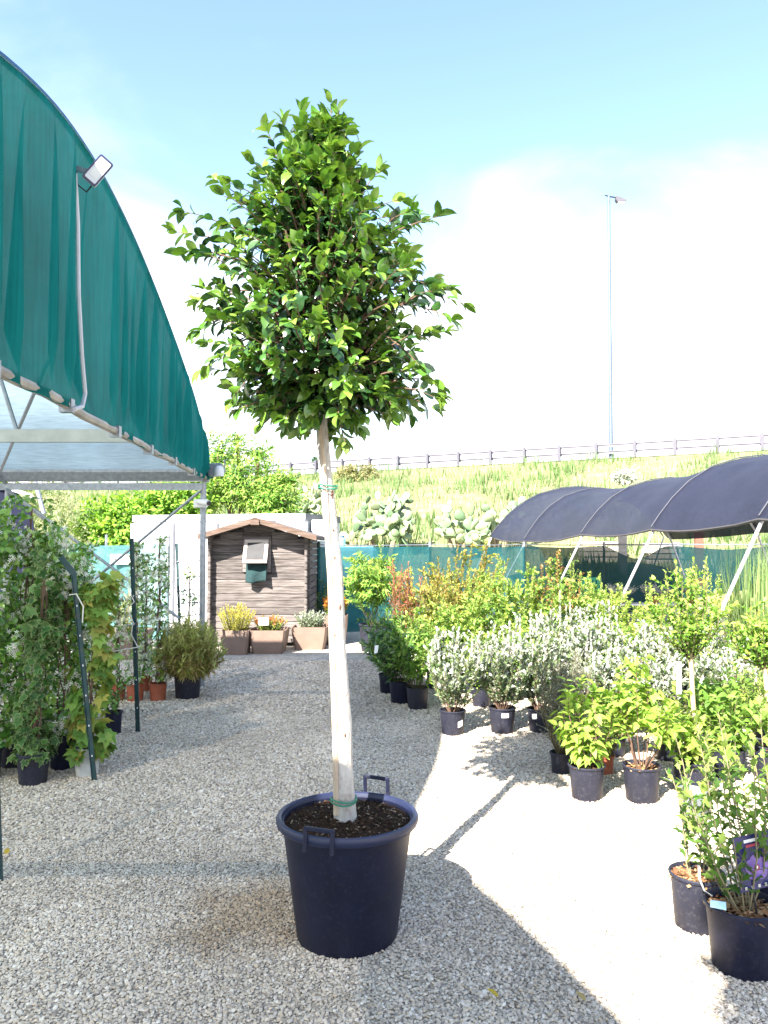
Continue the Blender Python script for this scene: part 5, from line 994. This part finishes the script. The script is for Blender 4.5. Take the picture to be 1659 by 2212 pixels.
B().tube([cpt(-.02, -.1, -.008), cpt(-.02, -.36, -.008)], .004, 6).obj('card_stick', M_BLACK, card)
# ------------------------------------------------------------------ climbers on the left
JAS = [(.085, .20, .03), (.12, .25, .04), (.06, .15, .025), (.17, .30, .055)]; JAST = [(.18, .32, .05), (.24, .36, .07)]
VAR = [(.045, .12, .03), (.065, .16, .035), (.035, .09, .025), (.11, .20, .06)]
IVY = [(.15, .26, .05), (.19, .30, .06), (.11, .21, .04), (.24, .29, .06)]; IVYT = [(.32, .29, .07), (.26, .31, .06)]
def climber(name, label, base, PD, PH, potmat, top, Rr, n, L, T, pal, tip, mat, flowers=0, nobj=0, border=None, lean=(0, 0), group='climbers on the left', z_lo=.05, droop=.5, lump=9):
    root = thing(name, label, 'climber', base, group); c = Vector(base); pot(root, c, PD, PH, potmat)
    z0 = PH * .88; H = top - z0; lv = Leaves(); fw = Leaves(); sb = B()
    tp = Vector((c.x + lean[0], c.y + lean[1], top))
    for i in range(4):
        a0 = i * 1.57; pts = []
        for k in range(14): u = k / 13; a = a0 + u * 9; r = Rr * .28 * (1 - .5 * u); pts.append(Vector((c.x + lean[0] * u + math.cos(a) * r, c.y + lean[1] * u + math.sin(a) * r, z0 + H * u * (.95 - .05 * i))))
        sb.tube(pts, [.006 - .003 * k / 13 for k in range(14)], 5)
    sb.tube([c + Vector((0, 0, z0 - .03)), tp - Vector((0, 0, .05))], .007, 6)
    sb.obj('stems', M_TWIG, root, smooth=True)['kind'] = 'stuff'
    cl = [(rng.uniform(0, 1), rng.uniform(0, 6.28), rng.uniform(.7, 1.25)) for _ in range(lump * 3)]
    m = 0
    while m < n:
        u0, a0, r0 = rng.choice(cl); u = min(1.0, max(z_lo, u0 + rng.gauss(0, .06))); a = a0 + rng.gauss(0, .7)
        r = Rr * (1 - .35 * u ** 3) * r0 * math.sqrt(rng.uniform(.25, 1.1)); out = Vector((math.cos(a), math.sin(a), 0))
        p = Vector((c.x + lean[0] * u, c.y + lean[1] * u, z0 + H * u)) + out * r
        k = rng.choice((2, 2, 3))
        tdir = (out + Vector((rng.gauss(0, .5), rng.gauss(0, .5), rng.gauss(.1, .5)))).normalized(); s_ = tdir.orthogonal().normalized()
        for j in range(k):
            sd = Matrix.Rotation(j * 6.28 / k + rng.uniform(-.4, .4), 3, tdir) @ s_; ax = sd + tdir * .6 + Vector((0, 0, -droop))
            lv.put(tuple(p), tuple(ax), tuple(out * .7 + Vector((rng.gauss(0, .35), rng.gauss(0, .35), .7))), L * rng.uniform(.65, 1.2), rng.random() if tip is not None else 0); m += 1
    for _ in range(int(flowers * 1.4)):
        u0, a0, r0 = rng.choice(cl); u = min(1.0, max(.05, u0 + rng.gauss(0, .03))); a = a0 + rng.gauss(0, .4); out = Vector((math.cos(a), math.sin(a), 0)); p0 = Vector((c.x + lean[0] * u, c.y + lean[1] * u, z0 + H * u)) + out * Rr * (1 - .35 * u ** 3) * r0 * 1.04
        for q in range(rng.randrange(3, 8)):
            p = p0 + Vector((rng.gauss(0, .028), rng.gauss(0, .028), rng.gauss(0, .025))); nr = out + Vector((rng.gauss(0, .5), rng.gauss(0, .5), rng.gauss(.2, .4))); fw.put(tuple(p), tuple(nr.orthogonal()), tuple(nr), rng.uniform(.016, .023))
    lv.emit(root, T, pal, mat, tip, nobj, border=border)
    if flowers: fw.emit(root, T_STAR, [(.72, .71, .62), (.66, .64, .52), (.74, .73, .68)], M_FLOWER, name='flowers')
    return root
def lp_(px, py, back=.1): return gp(px, py, back)
j1 = lp_(28, 1672, .12)
climber('star_jasmine', 'flowering star jasmine at the very left edge in a grey pot', lp_(-30, 1690), .22, .21, M_POTB, topz(1105, 5.3), .25, 2300, .062, T_OVAL, JAS, JAST, M_LEAF, 110)
climber('star_jasmine', 'tallest flowering star jasmine behind the variegated ivy', lp_(30, 1672, .2), .22, .22, M_POTB, topz(1078, 5.75), .26, 2600, .06, T_OVAL, JAS, JAST, M_LEAF, 130, lean=(.10, 0))
climber('star_jasmine', 'star jasmine in the black pot between variegated ivy and green ivy', lp_(136, 1672, .16), .22, .26, M_POT, topz(1175, 5.75), .20, 2000, .058, T_OVAL, JAS, JAST, M_LEAF, 120)
climber('star_jasmine', 'star jasmine at the back of the left row near the leaning post', lp_(95, 1610, .2), .22, .24, M_POT, topz(1150, 6.6), .24, 1900, .058, T_OVAL, JAS, JAST, M_LEAF, 110)
climber('star_jasmine', 'far star jasmine seen through the row beside the pale shrub', lp_(165, 1570, .2), .22, .24, M_POT, topz(1180, 7.2), .16, 900, .055, T_OVAL, JAS, JAST, M_LEAF, 60)
climber('variegated_ivy', 'cream edged variegated ivy climbing from the dusty black pot', lp_(71, 1701, .1), .228, .215, M_POTB, topz(1190, 5.3), .125, 560, .070, T_IVYV, VAR, None, M_SOFT, 0, nobj=200, border=(.30, .34, .15), lean=(.06, 0), z_lo=.0)
climber('green_ivy', 'yellow green large leaved ivy growing in the white pot', lp_(188, 1683, .1), .195, .205, M_WHITEPOT, topz(1245, 5.5), .135, 300, .105, T_IVY, IVY, IVYT, M_SOFT, 0, nobj=170, lean=(.06, 0), z_lo=.0, droop=.9)
climber('star_jasmine', 'jasmine column behind the second green post in a terracotta pot', lp_(292, 1518, .1), .20, .185, M_TERRA, topz(1178, 7.8), .095, 620, .05, T_OVAL, JAS, JAST, M_LEAF, 80, lump=12)
climber('star_jasmine', 'jasmine column nearest the bamboo in a terracotta pot', lp_(341, 1517, .1), .195, .185, M_TERRA, topz(1162, 7.9), .10, 720, .05, T_OVAL, JAS, JAST, M_LEAF, 85, lump=12)
climber('star_jasmine', 'short jasmine in the leftmost terracotta pot', lp_(252, 1516, .1), .20, .18, M_TERRA, topz(1250, 7.8), .09, 330, .05, T_OVAL, JAS, JAST, M_LEAF, 45, lump=10)
climber('star_jasmine', 'jasmine in the rear terracotta pot between the two columns', lp_(313, 1497, .1), .19, .19, M_TERRA, topz(1200, 8.3), .085, 430, .05, T_OVAL, JAS, JAST, M_LEAF, 50, lump=10)
climber('star_jasmine', 'slim jasmine standing between bamboo and the corner post', lp_(408, 1440, .1), .19, .19, M_POT, topz(1228, 10), .09, 240, .05, T_OVAL, JAS, JAST, M_LEAF, 40, lump=8)
shrub('low_jasmine', 'low jasmine sprig in the dark pot behind the green ivy', lp_(244, 1592, .1), .165, .20, topz(1470, 6.8), .12, 6, .055, .04, T_OVAL, JAS, M_LEAF, JAST, potmat=M_POT, group='climbers on the left', cat='climber')
# bamboo bush
bb = lp_(405, 1513, .14); bam = thing('bamboo_bush', 'rounded yellowish bamboo bush in a blue black pot by the corner post', 'bamboo', bb); pot(bam, bb, .30, .25, M_POTB, taper=.82)
L = Leaves(); sb = B()
for i in range(150):
    a = 2.4 * i; r = .385 * math.sqrt((i + .5) / 150) * rng.uniform(.8, 1.08); hh = (topz(1335, bb.y) - .22) * math.sqrt(max(.08, 1 - .80 * (r / .40) ** 2)) * rng.uniform(.72, 1.02)
    st = curve_stem((bb.x + math.cos(a) * .09 * r / .4, bb.y + math.sin(a) * .09 * r / .4, .22), (bb.x + math.cos(a) * r, bb.y + math.sin(a) * r, .22 + hh), (math.cos(a) * r * .28, math.sin(a) * r * .28, 0), 6, .012)
    sb.tube(st, [.003, .003, .0025, .002, .002, .0015], 4, False); L.along(st, .2, .018, .10, 2, .9, .45, .1)
sb.obj('canes', plain('bamboo_cane', (.24, .20, .07), .6), bam, smooth=True)['kind'] = 'stuff'
L.emit(bam, T_BAMBOO, [(.25, .27, .06), (.32, .30, .08), (.19, .20, .05), (.36, .29, .12), (.27, .18, .08)], M_SOFT, [(.34, .38, .10), (.40, .39, .15)])
# green steel posts
def tpost(label, b, t, w=.032):
    root = thing('steel_post', label, 'post', b, 'green steel vineyard posts'); b, t = Vector(b), Vector(t); d = (t - b).normalized(); x = Vector((1, 0, 0)); x = (x - d * x.dot(d)).normalized(); y = d.cross(x)
    prof = [(-.5, .35), (-.5, 0), (.5, 0), (.5, .35), (.40, .35), (.40, .1), (-.40, .1), (-.40, .35)]
    B().prism([b + x * (p[0] * w) - y * (p[1] * w) for p in prof], t - b).obj('channel', M_TPOST, root)
    for k in range(6):
        c = b.lerp(t, .15 + .14 * k) ; B().box(c + Vector((0, -.003, 0)), (.007, .005, .012)).obj('notch', M_PAPER, root)
    return root
b1 = G(203, 1690); tpost('dark green steel post leaning left in front of the white pot', b1 + Vector((0, .03, -.05)), AT(160, 1240, b1.y + .05), .034)
p_ = AT(160, 1240, b1.y + .05)
q_ = [o for o in bpy.data.objects if o.name == 'steel_post'][0]
B().box(p_ + Vector((-.045, 0, .055)), (.042, .012, .17), Matrix.Rotation(R(-38), 3, 'Y')).obj('bent_top', M_TPOST, q_)
b0 = G(1, 1903); tpost('dark steel post just showing at the left edge of the gravel', b0 + Vector((0, 0, -.05)), AT(-16, 1420, b0.y), .034)
b2 = G(299, 1582); tpost('upright green steel post with cord ties left of the terracotta pots', b2 + Vector((0, 0, -.05)), AT(285, 1163, b2.y), .036)
b3 = lp_(391, 1435, 0); tpost('thin green steel post rising behind the bamboo bush', b3, AT(382, 1174, b3.y), .036)
for i, (pts, lab) in enumerate((([(283, 1285), (290, 1300), (276, 1315), (288, 1345), (283, 1370), (298, 1398)], 'pale cord looped around the upright green post'), ([(150, 1285), (165, 1283), (180, 1310), (178, 1345)], 'pale cord tied at the top of the leaning post'), ([(246, 1352), (390, 1345)], 'thin wire between the post and the rear planter'), ([(240, 1408), (297, 1398)], 'pale cord from the upright post towards the ivy'))):
    d = (b2.y - .04, b1.y - .02, 9.0, b2.y - .05)[i]; P = [AT(x, y, d) for x, y in pts]; tag(B().tube(P, .005 if i != 2 else .008, 5).obj('tie_cord', M_CORD if i != 2 else M_GALV, smooth=True, origin=P[0]), lab, 'cord')
for k, py in enumerate((1213, 1248, 1275, 1303, 1330)):
    P = [AT(380, py + 3, 9.6), AT(410, py - 1, 9.4), AT(438, py - 3, 9.08)]; tag(B().tube(P, .006, 5).obj('trellis_wire', M_BLACK, smooth=True, origin=P[0]), ('topmost', 'second', 'middle', 'fourth', 'lowest')[k] + ' dark wire between the thin post and the corner post', 'wire', 'trellis wires')
# ------------------------------------------------------------------ planters by the shed
M_PLANTER = plain('brown_resin_planter', (.20, .135, .105), .6, var=.08)
def planter(px, py, pw, ph, label, plant):
    b = gp(px, py, .22); w = pw * b.y / F; h = ph * b.y / F; root = thing('square_planter', label, 'planter', b, 'brown planters along the shed'); g = B()
    def ring(hw, z, r=.03): return [(b.x + sx_ * hw + dx * r, b.y + sy_ * hw + dy * r, z) for sx_, sy_, dx, dy in ((-1, -1, 0, 1), (-1, -1, 1, 0), (1, -1, -1, 0), (1, -1, 0, 1), (1, 1, 0, -1), (1, 1, -1, 0), (-1, 1, 1, 0), (-1, 1, 0, -1))]
    lv_ = [(w * .40, 0), (w * .44, h * .3), (w * .48, h * .7), (w * .5, h), (w * .46, h), (w * .45, h * .84)]
    for hw, z in lv_: g.v += [Vector(p) for p in ring(hw, z)]
    for i in range(len(lv_) - 1):
        for q in range(8): q2 = (q + 1) % 8; g.f.append((i * 8 + q, i * 8 + q2, i * 8 + 8 + q2, i * 8 + 8 + q))
    g.f.append(tuple(40 + q for q in range(8))); g.obj('planter_box', M_PLANTER, root)
    B().poly(ring(w * .45, h * .86), [tuple(range(8))]).obj('soil', M_SOIL, root)
    lv = Leaves(); sb = B(); hh, sprd, L, T, pal, tip, n, mat = plant
    for i in range(n):
        a = 2.4 * i; r = sprd * math.sqrt((i + .5) / n); st = curve_stem((b.x + math.cos(a) * r * .5, b.y + math.sin(a) * r * .4, h * .85), (b.x + math.cos(a) * r, b.y + math.sin(a) * r * .8, h * .85 + hh * (1 - .3 * (r / sprd) ** 2) * rng.uniform(.75, 1.05)), (0, 0, 0), 5, .012)
        sb.tube(st, [.004, .004, .003, .002, .002], 4, False); lv.along(st, .15, L * .38, L, 2, .9, .1)
    sb.obj('stems', M_STEM, root)['kind'] = 'stuff'; lv.emit(root, T, pal, mat, tip); return root, b, h
planter(511, 1416, 62, 52, 'brown square planter with yellow shrub left of the shed window', (.44, .30, .045, T_LANCE, [(.42, .38, .05), (.36, .36, .06), (.30, .32, .05)], [(.50, .44, .08)], 60, M_SOFT))
r2, b_2, h_2 = planter(582, 1413, 78, 50, 'brown square planter with red tipped heather and a small white sign', (.26, .27, .04, T_OVAL, [(.22, .30, .06), (.28, .32, .07)], [(.42, .14, .07), (.40, .34, .08)], 46, M_SOFT))
B().box((b_2.x - .06, b_2.y - .2, h_2 + .13), (.15, .008, .11)).obj('price_sign', M_PAPER, r2)
planter(671, 1404, 76, 48, 'brown square planter with silvery shrub in front of the shed corner', (.30, .27, .06, T_LANCE, [(.24, .30, .20), (.32, .36, .27), (.14, .22, .08)], [(.36, .40, .30)], 48, M_SILVER))
planter(726, 1394, 50, 62, 'reddish planter with orange leaves mostly behind the ficus trunk', (.42, .22, .07, T_OVAL, [(.34, .24, .05), (.18, .28, .05), (.40, .30, .06)], [(.46, .20, .05)], 34, M_SOFT))
planter(268, 1424, 100, 58, 'dark planter with spiky yellow leaves behind the jasmine pots', (.55, .16, .42, (T_BLADE[0] * np.array([1.6, 1, 1]), T_BLADE[1]), [(.40, .40, .18), (.48, .42, .16), (.34, .36, .12)], None, 16, M_SOFT))
sgb = gp(690, 1375, .3); shrub('shaded_shrub', 'dark shrub squeezed between the shed corner and the fence', sgb, .3, .25, topz(1215, sgb.y), .32, 12, .10, .05, T_LANCE, DKG, tip=GRN, twigs=4, twl=.2, potmat=M_POT)
# ------------------------------------------------------------------ fallen leaves
for i, (px, py, a, c, lab) in enumerate(((1077, 2168, .9, (.50, .36, .04), 'yellow fallen leaf on the shaded gravel at the bottom'), (12, 1855, .3, (.48, .34, .05), 'yellow fallen leaf on the gravel near the left edge'), (150, 1700, 2.0, (.42, .33, .07), 'yellow fallen leaf beside the white pot'), (1602, 2092, 2.4, (.26, .14, .06), 'brown fallen leaf against the foremost pot'), (1265, 2178, .5, (.40, .30, .12), 'tan fallen leaf near the edge of the sunlight'), (747, 1965, .4, (.36, .28, .08), 'small dull leaf on the gravel before the tub'))):
    p = G(px, py) + Vector((0, 0, .022)); V, Fc = T_OVAL; me = raw_mesh('fallen_leaf', V, Fc, M_SOFT, True, np.tile(np.array(c), (len(V), 1))); o = add('fallen_leaf', me, None, p); o.scale = (.055,) * 3; o.rotation_euler = (.35, .2, a)
    tag(o, lab, 'leaf', 'fallen leaves')

# unseen tree added behind the viewpoint so its crown shades the right front corner
tb_ = lumpy('added_shade_tree', 'unseen leafy tree added behind the viewpoint to shade the front corner', [((-.86, -1.62, 4.25), (.42, .42, .45)), ((-1.0, -1.5, 4.7), (.3, .3, .3))], 260, 9, .11, T_OVAL, FIC, FICT, (-.97, -1.6, 0), .05, mat=M_LEAF, twl=.2)

# leaf litter and crumbs on the gravel
lt = Leaves()
for _ in range(420):
    px, py = rng.choice(((rng.uniform(880, 1500), rng.uniform(1560, 2180)), (rng.uniform(0, 700), rng.uniform(1500, 2200)), (rng.uniform(1180, 1560), rng.uniform(1680, 1850)), (rng.uniform(20, 260), rng.uniform(1640, 1740)))); p = G(px, py)
    lt.put((p.x, p.y, .016 + rng.uniform(0, .006)), (rng.gauss(0, 1), rng.gauss(0, 1), rng.uniform(-.2, .3)), (rng.uniform(-.5, .5), rng.uniform(-.5, .5), 1), rng.uniform(.008, .028))
lp0, la0, ln0, ls0, lt0 = lt.arr()
tag(leafmesh('leaf_litter', T_LANCE, lp0, la0, ln0, ls0, palette([(.10, .07, .04), (.06, .045, .03), (.16, .11, .05), (.08, .09, .04)], len(lp0)), M_SOFT, None), 'small dry leaf litter scattered over the gravel', 'litter', kind='stuff')
